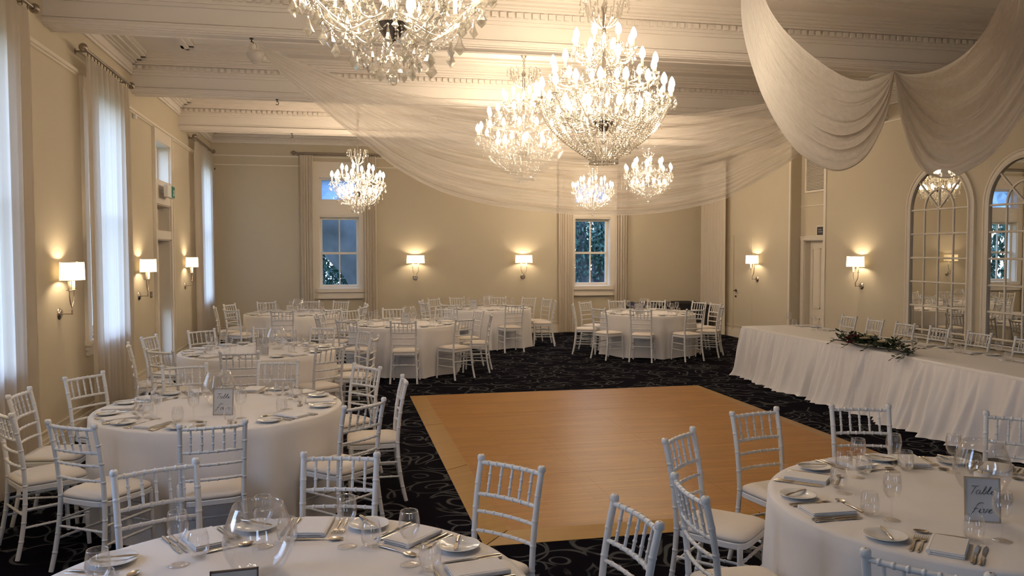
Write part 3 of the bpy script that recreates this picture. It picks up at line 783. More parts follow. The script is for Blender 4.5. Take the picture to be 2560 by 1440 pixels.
for k, (y0, y1, zr, lb) in enumerate(((2.6, 4.5, 3.97, 'out of view behind the viewer'), (5.75, 7.72, 3.97, 'pewter rod over the nearest tall window, cut by the top edge'), (9.20, 11.05, 3.97, 'pewter rod with ball ends over the middle tall window'), (15.80, 17.95, 3.97, 'pewter rod with ball ends over the window by the far corner'))):
    if k == 0: continue
    t = rod((xc, y0, zr), (xc, y1, zr), (1, 0, 0), lb)
    curtain_rings((xc, y0+.04, 0), (xc, y1-.04, 0), zr, 15, (1, 0), t)
    lbs = ['', 'tall white sheer curtain glowing with daylight at the picture edge', 'tall white sheer curtain glowing over the middle window of the left wall', 'sheer curtain over the window next to the far corner']
    curtain('sheer_curtain', (xc, y0+.03), (xc, y1-.03), zr-.065, lbs[k], MAT['sheer'], 8, .028, (1, 0), 'sheer curtains of the left wall', seed=k)
# back wall: drawn-back cream curtains
yc = YB-.13
t = rod((-.86, yc, 4.02), (.88, yc, 4.02), (0, -1, 0), 'pewter rod over the back window under the blue pane')
curtain('drawn_curtain', (-.80, yc), (-.52, yc), 3.98, 'narrow cream curtain drawn to the left of the blue paned window', MAT['drape'], 5, .026, (0, -1), 'drawn back curtains of the back wall', seed=11)
curtain('drawn_curtain', (.55, yc), (.84, yc), 3.98, 'narrow cream curtain drawn to the right of the blue paned window', MAT['drape'], 5, .026, (0, -1), 'drawn back curtains of the back wall', seed=12)
t = rod((4.93, yc, 4.02), (6.75, yc, 4.02), (0, -1, 0), 'pewter rod over the back window half hidden by the voile')
curtain('drawn_curtain', (5.00, yc), (5.36, yc), 3.98, 'cream curtain drawn to the left of the garden view window', MAT['drape'], 6, .028, (0, -1), 'drawn back curtains of the back wall', seed=13)
curtain('drawn_curtain', (6.36, yc), (6.66, yc), 3.98, 'cream curtain drawn to the right of the garden view window', MAT['drape'], 5, .04, (0, -1), 'drawn back curtains of the back wall', seed=14)
xq = XR-.12
t = rod((xq, 16.85, 3.98), (xq, 18.38, 3.98), (-1, 0, 0), 'pewter rod high in the right corner behind the voile')
curtain('drawn_curtain', (xq, 17.0), (xq, 18.3), 3.93, 'wide cream curtain closing the right corner beside the flush door', MAT['drape'], 8, .032, (-1, 0), 'drawn back curtains of the back wall', seed=15)

# ------------------------------------------------------------------ the garden outside
m = MB(); m.box(-40, -30, -.8, 45, 60, -.6); o = m.build('ground', MAT['ground']); o['kind'] = 'structure'
def leaves(mb, c, r, n, size, rnd, flat=(1,1,1)):
    for _ in range(n):
        while True:
            p = Vector((rnd.uniform(-1,1), rnd.uniform(-1,1), rnd.uniform(-1,1)))
            if p.length <= 1: break
        p = Vector((p.x*r*flat[0], p.y*r*flat[1], p.z*r*flat[2]))+Vector(c)
        e = Euler((rnd.uniform(0,6.3), rnd.uniform(0,6.3), rnd.uniform(0,6.3))); s = size*rnd.uniform(.6, 1.3)
        q = [e.to_matrix() @ Vector(v)*s+p for v in ((-1,0,0), (0,-.42,.1), (1,0,0), (0,.42,.1))]
        mb.add(q, [(0,1,2,3)])
rnd = random.Random(3)
t = thing('fig_tree', 'huge pale grey tree trunk leaning across the view of the left back window', 'tree', (2.6, 22.9, -.6))
m = MB(); L = -Vector((2.6, 22.9, -.6))
path = [Vector((4.2, 23.2, -1.3)), Vector((3.1, 23.0, -.6)), Vector((1.5, 22.8, 1.25)), Vector((.45, 22.7, 2.46)), Vector((-.9, 22.6, 4.0)), Vector((-2.4, 22.8, 6.0))]
q = resample(path, 30)
m.tube([p+L+Vector((0, .05*math.sin(i*1.3), .05*math.sin(i*.9))) for i, p in enumerate(q)], [1.25-.012*i+.05*math.sin(i*1.7) for i in range(31)], 22)
m.build('trunk', MAT['bark'], t)
m = MB()
for c in ((1.6, 22.4, 3.9), (-1.5, 22.6, 5.4), (2.6, 23, 4.8)): leaves(m, Vector(c)+L, .9, 500, .10, rnd)
o = m.build('foliage', MAT['treeleaf'], t); o['kind'] = 'stuff'
t = thing('garden_tree', 'dark trunk and leaves filling the view of the right back window', 'tree', (7.6, 24.5, -.6))
m = MB(); L = -Vector((7.6, 24.5, -.6)); 
q = [Vector((7.55, 24.5, -.6)), Vector((7.5, 24.5, .6)), Vector((7.42, 24.5, 1.6)), Vector((7.35, 24.6, 3.4)), Vector((7.0, 24.7, 6.0))]
m.tube([p+L for p in q], [.55, .36, .2, .16, .12], 12)
m.tube([Vector((8.1, 24.9, -.6))+L, Vector((8.2, 24.9, 3))+L, Vector((8.1, 25, 6))+L], [.35, .25, .2], 10); m.build('trunk', MAT['darkbark'], t)
m = MB()
leaves(m, Vector((7.2, 24.2, 2.6))+L, 1.7, 2600, .075, rnd, (1.3, .3, 1.0)); leaves(m, Vector((8.3, 24.2, 2.2))+L, .9, 900, .09, rnd)
o = m.build('foliage', MAT['treeleaf'], t); o['kind'] = 'stuff'
t = thing('hedge_bush', 'dark green bush low behind the leaning trunk', 'bush', (-.6, 25.2, -.6))
m = MB(); leaves(m, (.2, 0, 1.2), 2.3, 9000, .085, rnd, (1.7, .4, .8)); o = m.build('foliage', MAT['treeleaf'], t); o['kind'] = 'stuff'
m = MB(); 
for k in range(6): m.tube([(k*.3-.6, 0, 0), (k*.35-.7, .1, 1.2)], .03, 6)
m.build('stems', MAT['darkbark'], t)
t = thing('hedge', 'tall dark hedge closing the garden behind the trees', 'hedge', (2, 28.5, -.6))
m = MB(); rnd = random.Random(31)
for k in range(13): leaves(m, (-18+k*3.0, rnd.uniform(-.6, .6), 2.3), 2.2, 1100, .20, rnd, (1.0, .35, 1.25))
o = m.build('foliage', MAT['treeleaf'], t); o['kind'] = 'stuff'
m = MB()
for k in range(26): m.tube([(-19+k*1.5, 0, 0), (-19+k*1.5, .1, 3.5)], .08, 6)
m.build('stems', MAT['darkbark'], t)
m = MB()
for k in range(40): m.box(k*.16, 0, 0, k*.16+.14, .03, 1.75)
m.box(0, .03, .3, 6.4, .08, .4); m.box(0, .03, 1.4, 6.4, .08, 1.5)
fitting('garden_fence', m, MAT['fence'], 'dark board fence beyond the right back window', 'fence', (5.0, 27.0, -.6))
# ================================================================== CHAIRS
def bamboo(mb, pts, r, n, segs=8, ring=1.28, r1=None):
    """turned rod with bamboo style rings spaced along it"""
    P = [Vector(p) for p in pts]
    q = resample(P, 40); stations = []
    L = sum((b-a).length for a, b in zip(q, q[1:]))
    hw = .006/L
    ts = [(0, 0)]
    for k in range(1, n+1):
        c = k/(n+1); ts += [(c-hw*1.7, 0), (c-hw*.8, 0), (c-hw*.6, 1), (c+hw*.6, 1), (c+hw*.8, 0), (c+hw*1.7, 0)]
    ts.append((1, 0))
    pp, rr = [], []
    for t, on in ts:
        x = t*40; i = min(39, int(x)); pp.append(q[i].lerp(q[i+1], x-i))
        base = r if r1 is None else r+(r1-r)*t
        rr.append(base*(ring if on else 1))
    mb.tube(pp, rr, segs)
def make_chair():
    t = thing('chiavari_chair', '', 'chair')
    A = MAT['chair']
    BT = .172      # half spacing of the back posts at the top
    def bx(z):     # centre line of the back posts: x half-spacing and y at height z
        if z < .44:
            k = 1-z/.44; return (.172+.022*k, -.175-.055*k*k-.005*k)
        k = (z-.44)/.48; return (.172+.008*k, -.175-.062*k*k-.010*k)
    for s in (-1, 1):
        m = MB(); P = [(s*bx(z)[0], bx(z)[1], z) for z in (0, .11, .22, .33, .44, .56, .68, .80, .895)]
        bamboo(m, P, .0145, 7, 10, 1.11)
        x, y = bx(.9); m.lathe([(.0150, -.008), (.0185, -.004), (.0185, .014), (.014, .021), (.004, .022)], 10, (s*x, y, .895))
        m.build('back_post', A, t)
        m = MB(); bamboo(m, [(s*.19, .185, 0), (s*.182, .175, .22), (s*.176, .168, .42)], .0135, 3, 10, 1.18, .0155); m.build('front_leg', A, t)
    def seat_out(k, z, ins=0.0):
        # rounded trapezoid outline, wider at the front
        pts = []
        n = 40
        for i in range(n):
            a = 2*PI*i/n; c, s2 = math.cos(a), math.sin(a)
            e = .34
            X = math.copysign(abs(c)**e, c); Y = math.copysign(abs(s2)**e, s2)
            w = .178+.022*(Y+1)/2; pts.append((X*(w-ins)*k, Y*(.192-ins)*k*(1.05 if Y > 0 else 1)+0, z))
        return pts
    m = MB(); m.rings([seat_out(.97, .405), seat_out(1, .410), seat_out(1, .436), seat_out(.98, .440)], True, True, False); m.build('seat_frame', A, t)
    m = MB(); m.rings([seat_out(.93, .440), seat_out(.99, .446), seat_out(1.0, .456), seat_out(.97, .468), seat_out(.86, .480), seat_out(.6, .488), seat_out(.25, .491)], False, True, True); m.build('seat_cushion', MAT['cushion'], t)
    def bow(z, k=.022):
        x, y = bx(z); return [(-x*c, y-k*(1-c*c), z) for c in (1, .66, .33, 0, -.33, -.66, -1)]
    m = MB(); bamboo(m, bow(.880), .0105, 7, 8); m.build('top_rail', A, t)
    for z in (.735, .655, .565):
        m = MB(); bamboo(m, bow(z), .0085 if z < .7 else .0095, 6, 8); m.build('back_rail', A, t)
    for c in (-.68, -.34, 0, .34, .68):
        x0, y0 = bx(.735); x1, y1 = bx(.88); k = .022*(1-c*c)
        m = MB(); bamboo(m, [(c*x0, y0-k, .737), (c*x1, y1-k, .878)], .0068, 2, 7, 1.35); m.build('spindle', A, t)
    for s in (-1, 1):
        for z in (.30, .19):
            bx0, by0 = bx(z); m = MB(); bamboo(m, [(s*bx0, by0, z), (s*.183, .175, z)], .0078, 4, 7); m.build('stretcher', A, t)
    for y, z, x in ((.172, .335, .178), (.174, .225, .181)):
        m = MB(); bamboo(m, [(-x, y, z), (x, y, z)], .0078, 4, 7); m.build('stretcher', A, t)
    x, y = bx(.265); m = MB(); bamboo(m, [(-x, y, .265), (x, y, .265)], .0078, 4, 7); m.build('stretcher', A, t)
    return t
chair_kind = Kind(make_chair())
BACK_TOP = .247
def chair_at(mx, my, ang, label, group):
    """mx,my: middle of the top rail; ang: direction (degrees) the sitter faces"""
    a = math.radians(ang); return chair_kind.place((mx+BACK_TOP*math.cos(a), my+BACK_TOP*math.sin(a), 0), a-PI/2, label, group)
HOURS = {0: 'twelve', 1: 'one', 2: 'two', 3: 'three', 4: 'four', 5: 'five', 6: 'six', 7: 'seven', 8: 'eight', 9: 'nine', 10: 'ten', 11: 'eleven'}
def clock(dx, dy):
    """clock position on a table seen from above, six o'clock toward the viewer, to the half hour"""
    h = ((90-math.degrees(math.atan2(dy, dx)))/30) % 12
    k = round(h*2) % 24
    return (HOURS[(k//2) % 12]+" o'clock") if k % 2 == 0 else ('half past '+HOURS[(k//2) % 12])

# ================================================================== TABLES
TR, TZ = .875, .75
def cloth_round(seed, dents, turn):
    """round cloth falling to the carpet in soft folds"""
    rnd = random.Random(seed); m = MB(); n = 180
    ph = [rnd.uniform(0, 6.28) for _ in range(5)]; kf = rnd.choice([11, 12, 13])
    def fold(a, v):
        f = math.sin(kf*a+ph[0]+.9*math.sin(3*a+ph[1]))*.5+.5
        f = f**1.6
        g = math.sin(2*kf*a+ph[2]+math.sin(5*a))*.2
        k = 1
        for d in dents:
            e = abs((a+turn-d+PI) % (2*PI)-PI)
            k = min(k, .02+.98*smoothstep((e-.23)/.09))
        return (v**.8*(.075*f+.018*g)+.018*v)*k
    prof = [(0.02, TZ+.006), (.3, TZ+.006), (.6, TZ+.006), (.84, TZ+.006), (.868, TZ+.004), (.876, TZ-.006)]
    rings = []
    for r, z in prof: rings.append([(r*math.cos(2*PI*j/n), r*math.sin(2*PI*j/n), z) for j in range(n)])
    for i in range(1, 13):
        v = i/12; z = TZ-.006-(TZ-.012)*v; R = []
        for j in range(n):
            a = 2*PI*j/n; r = .876+fold(a, v)
            if v == 1: z2 = .006+.008*(1+math.sin(7*a+ph[3]))
            else: z2 = z
            if v > .85: r += .006*(v-.85)/.15*(1+math.sin(9*a+ph[4]))
            R.append((r*math.cos(a), r*math.sin(a), z2))
        rings.append(R)
    m.rings(rings, True, False, True)
    return m
def make_round_table():
    t = thing('round_table', '', 'table')
    m = MB(); m.lathe([(.85, .70), (.865, .705), (.865, .742), (.85, .745)], 40, cap0=True, cap1=True, smooth=False); m.build('tabletop', MAT['border'], t)
    for k in range(4):
        a = PI/4+k*PI/2; m = MB(); m.tube([(.55*math.cos(a), .55*math.sin(a), .70), (.62*math.cos(a), .62*math.sin(a), 0)], .016, 8); m.build('leg', MAT['nickel'], t)
    return t
table_kind = Kind(make_round_table())

# ------------------------------------------------------------------ tableware prototypes (origin on the cloth)
def glass_obj(name, prof, segs=20):
    m = MB(); m.lathe(prof, segs); return m.build(name, MAT['glass'])
def wine_glass():
    t = thing('wine_glass', '', 'glass')
    m = MB(); m.lathe([(.036, .001), (.036, .003), (.020, .006), (.006, .010)], 24, cap0=True); m.build('foot', MAT['glass'], t)
    m = MB(); m.lathe([(.006, .010), (.0042, .020), (.0038, .055), (.005, .085), (.010, .092)], 10); m.build('stem', MAT['glass'], t)
    m = MB(); m.lathe([(.010, .092), (.024, .102), (.035, .122), (.039, .145), (.0375, .170), (.033, .196), (.0318, .199), (.0300, .196), (.0345, .170), (.036, .145), (.032, .123), (.021, .104), (.003, .097)], 24); m.build('bowl', MAT['glass'], t)
    return t
def tumbler():
    t = thing('stemless_glass', '', 'glass')
    m = MB(); m.lathe([(.002, .001), (.024, .002), (.036, .018), (.041, .040), (.039, .070), (.032, .098), (.0308, .100), (.0292, .098), (.036, .070), (.038, .040), (.033, .020), (.021, .009), (.003, .007)], 24); m.build('bowl', MAT['glass'], t)
    return t
def side_plate():
    m = MB(); m.lathe([(.002, .002), (.045, .002), (.050, .004), (.055, .009), (.082, .016), (.085, .0175), (.084, .019), (.080, .018), (.054, .012), (.048, .008), (.002, .007)], 32); return m.build('side_plate', MAT['china'])
def napkin_obj():
    m = MB()
    for k in range(4):
        z = .001+k*.0045; i = .0035*(k % 2)
        m.bbox(-.062+i, -.105+i, z, .062-i*.5, .105-i, z+.0042, .0018)
    m.tube([(-.062, -.105, .010), (-.062, .105, .010)], .009, 8)
    return m.build('napkin', MAT['napkin'])
def handle_pts(m, y0, y1, w0, w1, z=.004):
    m.tube([(0, y0, z), (0, y0+.01, z), (0, (y0+y1)/2, z+.001), (0, y1-.01, z), (0, y1, z)], [w1*.7, w1, (w0+w1)/2, w0, w0*.6], 8, flat=.55)
def knife_obj():
    m = MB(); handle_pts(m, -.115, -.02, .0062, .0085, .005)
    L = [(-.02, .004), (0, .007), (.05, .0095), (.09, .0085), (.115, .002)]
    m.rings([[(-w, y, .004), (w*.7, y, .0035), (-w, y, .0055)] for y, w in L], True, True, False); return m.build('dinner_knife', MAT['silver'])
def butter_knife():
    m = MB(); handle_pts(m, -.085, -.01, .006, .008, .005)
    L = [(-.01, .003), (.01, .008), (.05, .010), (.075, .003)]
    m.rings([[(-w, y, .004), (w*.7, y, .0035), (-w, y, .0055)] for y, w in L], True, True, False); return m.build('butter_knife', MAT['silver'])
def fork_obj():
    m = MB(); handle_pts(m, -.10, .03, .003, .0085, .004)
    m.add([(-.004, .028, .004), (.004, .028, .004), (.0115, .048, .003), (.0115, .062, .0045), (-.0115, .062, .0045), (-.0115, .048, .003)], [(0,1,2,3,4,5)])
    m.add([(-.004, .028, .0055), (.004, .028, .0055), (.0115, .048, .0045), (.0115, .062, .006), (-.0115, .062, .006), (-.0115, .048, .0045)], [(0,1,2,3,4,5)])
    for k in range(4):
        x = -.0097+k*.0065; m.tube([(x, .060, .005), (x, .080, .005), (x, .098, .008)], [.0015, .0014, .0007], 5)
    return m.build('fork', MAT['silver'])
def spoon_obj():
    m = MB(); handle_pts(m, -.10, .035, .0028, .0085, .004)
    def fn(u, v):
        a = 2*PI*u; r = v; y = .062+.030*r*math.cos(a)*(1.0); x = .0185*r*math.sin(a)*(1-.15*math.cos(a)); return (x, y, .002+.006*r*r)
    m.grid(fn, 20, 4); return m.build('dessert_spoon', MAT['silver'])
def simple(o, cat): tag(o, None, cat); return Kind(o)
K = dict(wine=Kind(wine_glass()), tumbler=Kind(tumbler()), plate=simple(side_plate(), 'plate'), napkin=simple(napkin_obj(), 'napkin'),
         knife=simple(knife_obj(), 'knife'), butter=simple(butter_knife(), 'knife'), fork=simple(fork_obj(), 'fork'), spoon=simple(spoon_obj(), 'spoon'))
TOPZ = TZ+.0065
def setting(ex, ey, ang, where, gname, full, rnd):
    """one place setting; ex,ey = point on the table edge at the seat, ang = direction (deg) the sitter faces"""
    a = math.radians(ang); d = Vector((math.cos(a), math.sin(a))); r = Vector((math.sin(a), -math.cos(a)))
    def put(k, right, fwd, turn, label, z=0):
        q = .3 if k in ('knife', 'fork', 'napkin') else .6 if k == 'plate' else 1
        j = lambda s: rnd.uniform(-s, s)*q
        p = Vector((ex, ey))+r*(right+j(.008))+d*(fwd+j(.010))
        K[k].place((p.x, p.y, TOPZ+z), a-PI/2+math.radians(turn+j(5)*(1 if q == 1 else .8)), label+', '+where, gname)
    put('napkin', 0, .165, 0, 'folded white napkin')
    put('fork', -.094, .150, 0, 'inner silver fork' if full else 'silver fork')
    put('knife', .088, .150, 0, 'inner silver knife' if full else 'silver knife')
    put('plate', -.222, .155, 0, 'white side plate')
    put('butter', -.222, .155, 28, 'butter knife on the side plate', .018)
    put('wine', .155, .37, 0, 'stemmed wine glass'); put('tumbler', .075, .325, 0, 'stemless glass')
    put('spoon', -.06, .305, 90, 'dessert spoon')
    if full:
        put('fork', -.121, .148, 0, 'outer silver fork'); put('knife', .114, .148, 0, 'outer silver knife')

# ------------------------------------------------------------------ hand-lettered table cards
GL = {  # strokes in a 0..1 box, slanted afterwards; second value is advance
 'T': ([[(.0,.92),(.25,1.0),(.6,.96),(.85,1.02)], [(.45,.98),(.36,.5),(.22,0)]], .62),
 'a': ([[(.5,.42),(.3,.5),(.1,.3),(.12,.05),(.3,.02),(.5,.25),(.55,.45),(.47,.1),(.6,.02),(.75,.15)]], .68),
 'b': ([[(.05,.1),(.35,.7),(.4,1.0),(.28,.95),(.15,.3),(.2,.03),(.42,.05),(.5,.35),(.35,.48),(.5,.38),(.68,.42)]], .6),
 'l': ([[(.0,.1),(.28,.7),(.32,1.0),(.2,.9),(.1,.25),(.2,0),(.4,.15)]], .36),
 'e': ([[(.0,.12),(.25,.28),(.35,.42),(.22,.48),(.1,.25),(.2,.02),(.5,.15)]], .48),
 'F': ([[(.9,1.05),(.55,1.1),(.3,.85),(.15,.3),(-.1,-.25),(-.25,-.1)], [(.05,.42),(.45,.5)]], .62),
 'o': ([[(.3,.45),(.1,.3),(.12,.05),(.3,0),(.45,.2),(.38,.42),(.25,.44),(.6,.42)]], .55),
 'u': ([[(.05,.45),(.0,.1),(.15,0),(.38,.2),(.45,.45),(.4,.1),(.52,0),(.68,.12)]], .66),
 'r': ([[(.0,.1),(.15,.45),(.2,.5),(.28,.42),(.42,.45),(.35,.1),(.45,0)]], .5),
 'i': ([[(.0,.1),(.15,.45),(.08,.1),(.18,0),(.35,.12)], [(.2,.68),(.21,.70)]], .34),
 'v': ([[(.0,.4),(.12,.46),(.15,.1),(.25,0),(.42,.25),(.42,.46),(.6,.42)]], .55),
}
def card(where, line2, loc, ang, label, h=.185, w=.13, frame='copper'):
    t = thing('table_card', label, 'table sign', loc, math.radians(ang), 'framed table number cards')
    m = MB(); f = .005
    tilt = .12
    def P(x, y, z): return (x, y+z*tilt, z)
    def bxx(x0, x1, z0, z1, y0, y1):
        vs = [P(x0,y0,z0), P(x1,y0,z0), P(x1,y1,z0), P(x0,y1,z0), P(x0,y0,z1), P(x1,y0,z1), P(x1,y1,z1), P(x0,y1,z1)]
        m.add(vs, [(3,2,1,0),(4,5,6,7),(0,1,5,4),(1,2,6,5),(2,3,7,6),(3,0,4,7)])
    bxx(-w/2-f, -w/2, 0, h, -.005, .003); bxx(w/2, w/2+f, 0, h, -.005, .003); bxx(-w/2-f, w/2+f, 0, f, -.005, .003); bxx(-w/2-f, w/2+f, h-f, h, -.005, .003)
    m.tube([P(-w*.3, .003, h*.55), (-w*.3, .055, 0)], .002, 6); m.tube([P(w*.3, .003, h*.55), (w*.3, .055, 0)], .002, 6)
    m.build('frame', MAT[frame], t)
    m = MB(); bxx(-w/2, w/2, f, h-f, -.002, .001); m.build('card', MAT['card'], t)
    m = MB()
    def word(txt, cx, z0, s, rad):
        W = sum(GL[c][1] for c in txt)*s; x = cx-W/2
        for c in txt:
            for st in GL[c][0]:
                pts = [(x+(px+py*.28)*s, py*s+z0) for px, py in st]
                q = resample([(a, 0, b) for a, b in pts], 14)
                m.tube([P(v.x, -.0028, v.z) for v in q], [rad*(.5+.6*abs(math.sin(i*.45+.4))) for i in range(15)], 5)
            x += GL[c][1]*s
    word('Table', -.003, h*.62, w*.265, .0011)
    if line2: word(line2, -.002, h*.20, w*.30, .0012)
    m.build('lettering', MAT['ink'], t)
    return t
def big_vase(loc, label, candle=False, up=True):
    t = thing('glass_bowl_vase', label, 'vase', loc, 0, 'big clear bowl vases')
    prof = [(.004, .001), (.045, .002), (.06, .012), (.085, .045), (.105, .09), (.110, .13), (.104, .175), (.088, .225), (.078, .255), (.0765, .257), (.074, .255), (.084, .223), (.100, .174), (.106, .13), (.101, .091), (.081, .047), (.055, .018), (.004, .010)]
    m = MB(); m.lathe([(r*1.12, z) for r, z in prof], 36); m.build('bowl', MAT['glass'], t)
    if candle:
        c = thing('pillar_candle', 'white pillar candle inside the bowl vase on Table Five', 'candle', (loc[0], loc[1], loc[2]+.012))
        m = MB(); m.lathe([(.034, 0), (.035, .002), (.035, .095), (.030, .099), (.010, .095)], 20, cap0=True, cap1=True); m.build('wax', MAT['wax'], c)
        m = MB(); m.tube([(0,0,.094), (.001,0,.106)], .0012, 5); m.build('wick', MAT['ink'], c)
    return t

# ------------------------------------------------------------------ the eight round tables
T = dict(
 T1=(-.23, 2.74, 'nearest round table', 'Table'), T2=(-.86, 6.33, 'Table Four', 'Four'), T3=(-.92, 9.86, 'table behind Table Four', ''),
 T4=(-.83, 15.65, 'far table under the blue window', ''), T5=(1.02, 13.08, 'middle table by the dance floor corner', ''), T6=(2.95, 16.3, 'back table between two wall lamps', ''),
 T7=(5.62, 14.38, 'table before the dark sofa', ''), T8=(2.80, 3.18, 'Table Five', 'Five'))
SHORT = dict(T1='nearest table', T2='Table Four', T3='table behind Table Four', T4='far blue-window table', T5='dance-floor corner table', T6='wall-lamp back table', T7='dark sofa table', T8='Table Five')
TABLE_LBL = dict(T1='round folding table under the nearest cloth', T2='round folding table under the cloth of Table Four', T3='round folding table under the cloth behind Table Four', T4='round folding table under the far cloth near the blue window',
 T5='round folding table under the middle cloth by the dance floor corner', T6='round folding table under the back cloth between the wall lamps', T7='round folding table under the cloth before the dark sofa', T8='round folding table under the cloth of Table Five')
CH_POS = {
 'T1': [(-.84,4.03,None),(0,4.07,None),(.79,3.75,None),(1.06,2.94,None)],
 'T2': [(-2.23,6.38,None),(-2.02,7.16,None),(-2.07,5.64,None),(-1.53,5.14,None),(-.73,5.06,None),(.05,5.53,None),(.43,6.40,None),(.24,7.22,None),(-1.32,7.58,None),(-.54,7.71,None)],
 'T3': [(-.97,8.57,None),(-.18,8.91,None),(-1.72,8.87,None),(-2.17,10.31,None),(-2.20,9.45,None),(-1.7,10.95,None),(-.92,11.20,None),(-.20,11.05,None),(.33,10.45,None),(.33,9.60,None)],
 'T4': [(-1.97,16.25,None),(-1.75,14.77,None),(-1.39,16.85,None),(-.93,14.32,None),(-.56,17.0,None),(.05,16.75,None),(-.1,14.5,None),(.48,15.85,None),(.45,15.1,None),(-2.18,15.45,None)],
 'T5': [(.93,14.44,None),(.9,11.78,None),(1.82,12.0,None),(2.30,13.55,None),(1.81,14.22,None),(.10,12.05,None),(.18,14.18,None),(2.36,12.72,None),(-.33,12.75,None),(-.30,13.5,None)],
 'T6': [(1.95,17.22,None),(2.01,15.28,None),(2.5,17.60,None),(3.4,17.60,None),(4.0,17.15,None),(3.22,14.97,None),(4.28,15.98,None),(1.6,15.92,None),(1.62,16.60,None),(4.28,16.62,None)],
 'T7': [(4.72,15.42,None),(4.46,13.72,None),(5.50,15.78,None),(6.29,15.60,None),(5.02,13.16,None),(6.95,15.00,None),(5.98,13.08,None),(7.02,14.42,None),(6.74,13.60,None),(4.26,14.70,None)],
 'T8': [(3.27,4.66,None),(2.53,4.66,None),(1.80,4.14,None),(1.50,3.20,None),(1.88,2.30,None),(4.02,4.17,None)],
}
for key, (tx, ty, nm, l2) in T.items():
    table_kind.place((tx, ty, 0), .3*len(key), TABLE_LBL[key], 'round folding tables')
    o = cloth_round(sum(map(ord, key)), [math.atan2(q[1]-ty, q[0]-tx) for q in CH_POS[key]], .7*sum(map(ord, key))).build('tablecloth', MAT['cloth']); o.location = (tx, ty, 0); o.rotation_euler = (0, 0, .7*sum(map(ord, key)))
    tag(o, {'T1': 'white floor-length cloth on the nearest round table, cut by the bottom edge', 'T2': 'white floor-length cloth under the Table Four card', 'T3': 'white floor-length cloth on the round table just behind Table Four',
            'T4': 'white cloth on the farthest round table near the blue window', 'T5': 'white cloth on the round table off the dance floor far corner', 'T6': 'white cloth on the round table at the back wall between two lamps',
            'T7': 'white floor-length cloth on the round table before the dark sofa', 'T8': 'white floor-length cloth on the round table with the Table Five card'}[key], 'tablecloth', 'round white tablecloths')
    rnd = random.Random(sum(map(ord, key)))
    full = key in ('T1', 'T2', 'T8')
    used = set()
    seats = list(CH_POS[key])
    if key == 'T1': seats += [(-1.52, 3.25, 'none'), (-.9, 1.55, 'none')]
    if key == 'T8': seats += [(4.15, 3.2, 'none')]
    for (mx, my, mode) in seats:
        dx, dy = mx-tx, my-ty; dist = math.hypot(dx, dy)
        ang = math.degrees(math.atan2(-dy, -dx))
        c = clock(dx, dy); base_c = c; k = 0
        while c in used:
            k += 1; h = ((90-math.degrees(math.atan2(dy, dx)))/30) % 12; q = (round(h*2)+k) % 24
            c = (HOURS[(q//2) % 12]+" o'clock") if q % 2 == 0 else ('half past '+HOURS[(q//2) % 12])
        used.add(c)
        if mode != 'none':
            if dist < 1.362: mx, my = tx+dx/dist*1.362, ty+dy/dist*1.362
            tilt = rnd.uniform(-6, 6)
            chair_at(mx, my, ang+tilt, 'white chiavari chair with ivory seat, %s place, %s' % (c, SHORT[key]), 'chairs around the '+nm)
        ex, ey = tx+dx/dist*TR, ty+dy/dist*TR
        setting(ex, ey, ang, '%s place, %s' % (c, SHORT[key]), 'tableware on the '+nm, full, rnd)
Z = TOPZ
big_vase((-.285, 2.97, Z), 'big clear bowl vase on the nearest round table')
big_vase((-.88, 6.38, Z), 'big clear bowl vase behind the Table Four card')
big_vase((2.93, 3.25, Z), 'big clear bowl vase behind the Table Five card', candle=True)
big_vase((-.72, 9.95, Z), 'big clear bowl vase on the table behind Table Four')
big_vase((-.74, 15.9, Z), 'big clear bowl vase on the far table under the blue window')
big_vase((1.12, 13.35, Z), 'big clear bowl vase on the middle table by the dance floor corner')
big_vase((3.0, 16.55, Z), 'big clear bowl vase on the back table between two wall lamps')
big_vase((5.66, 14.62, Z), 'big clear bowl vase on the table before the dark sofa')
card('T1', '', (-.315, 2.535, Z), 4, 'dark framed table card, only its top edge showing, on the nearest round table', frame='brown')
card('T2', 'Four', (-.80, 5.99, Z), -11, 'framed card lettered Table Four')
card('T3', '', (-.84, 9.47, Z), -11, 'framed card lettered Table on the table behind Table Four')
card('T8', 'Five', (2.65, 2.93, Z), -24, 'copper framed card lettered Table Five')
card('T4', '', (-.86, 15.3, Z), 0, 'small pale table card on the far table under the blue window')
card('T5', '', (1.02, 12.85, Z), 0, 'small pale table card on the middle table by the dance floor corner')
card('T6', '', (2.62, 16.1, Z), -10, 'small pale table card on the back table between two wall lamps')
card('T7', '', (5.36, 14.12, Z), -15, 'small pale table card on the table before the dark sofa')

# ------------------------------------------------------------------ long head table
HX0, HX1, HY0, HY1 = 6.06, 7.14, 4.6, 11.55
for k in range(3):
    y0 = HY0+k*(HY1-HY0)/3; t = thing('trestle_table', ['trestle table under the near third of the long cloth', 'trestle table under the middle third of the long cloth', 'trestle table under the far third of the long cloth'][k], 'table', ((HX0+HX1)/2, y0+1.15, 0), 0, 'trestle tables under the long cloth')
    m = MB(); m.bbox(-.50, -1.13, .70, .50, 1.13, .742, .01); m.build('tabletop', MAT['border'], t)
    for sx in (-1, 1):
        for sy in (-1, 1):
            m = MB(); m.tube([(sx*.4, sy*.95, .70), (sx*.42, sy*1.0, 0)], .016, 8); m.build('leg', MAT['nickel'], t)
m = MB(); rnd = random.Random(5)
def htop(u, v):
    x = HX0+(HX1-HX0)*u; y = HY0+(HY1-HY0)*v; e = min(u, 1-u, v*6, (1-v)*6)
    return (x, y, TZ+.0065-(.006 if e < .01 else 0)+.0012*math.sin(v*60)*math.sin(u*8)*min(1, e*10))
m.grid(htop, 16, 120)
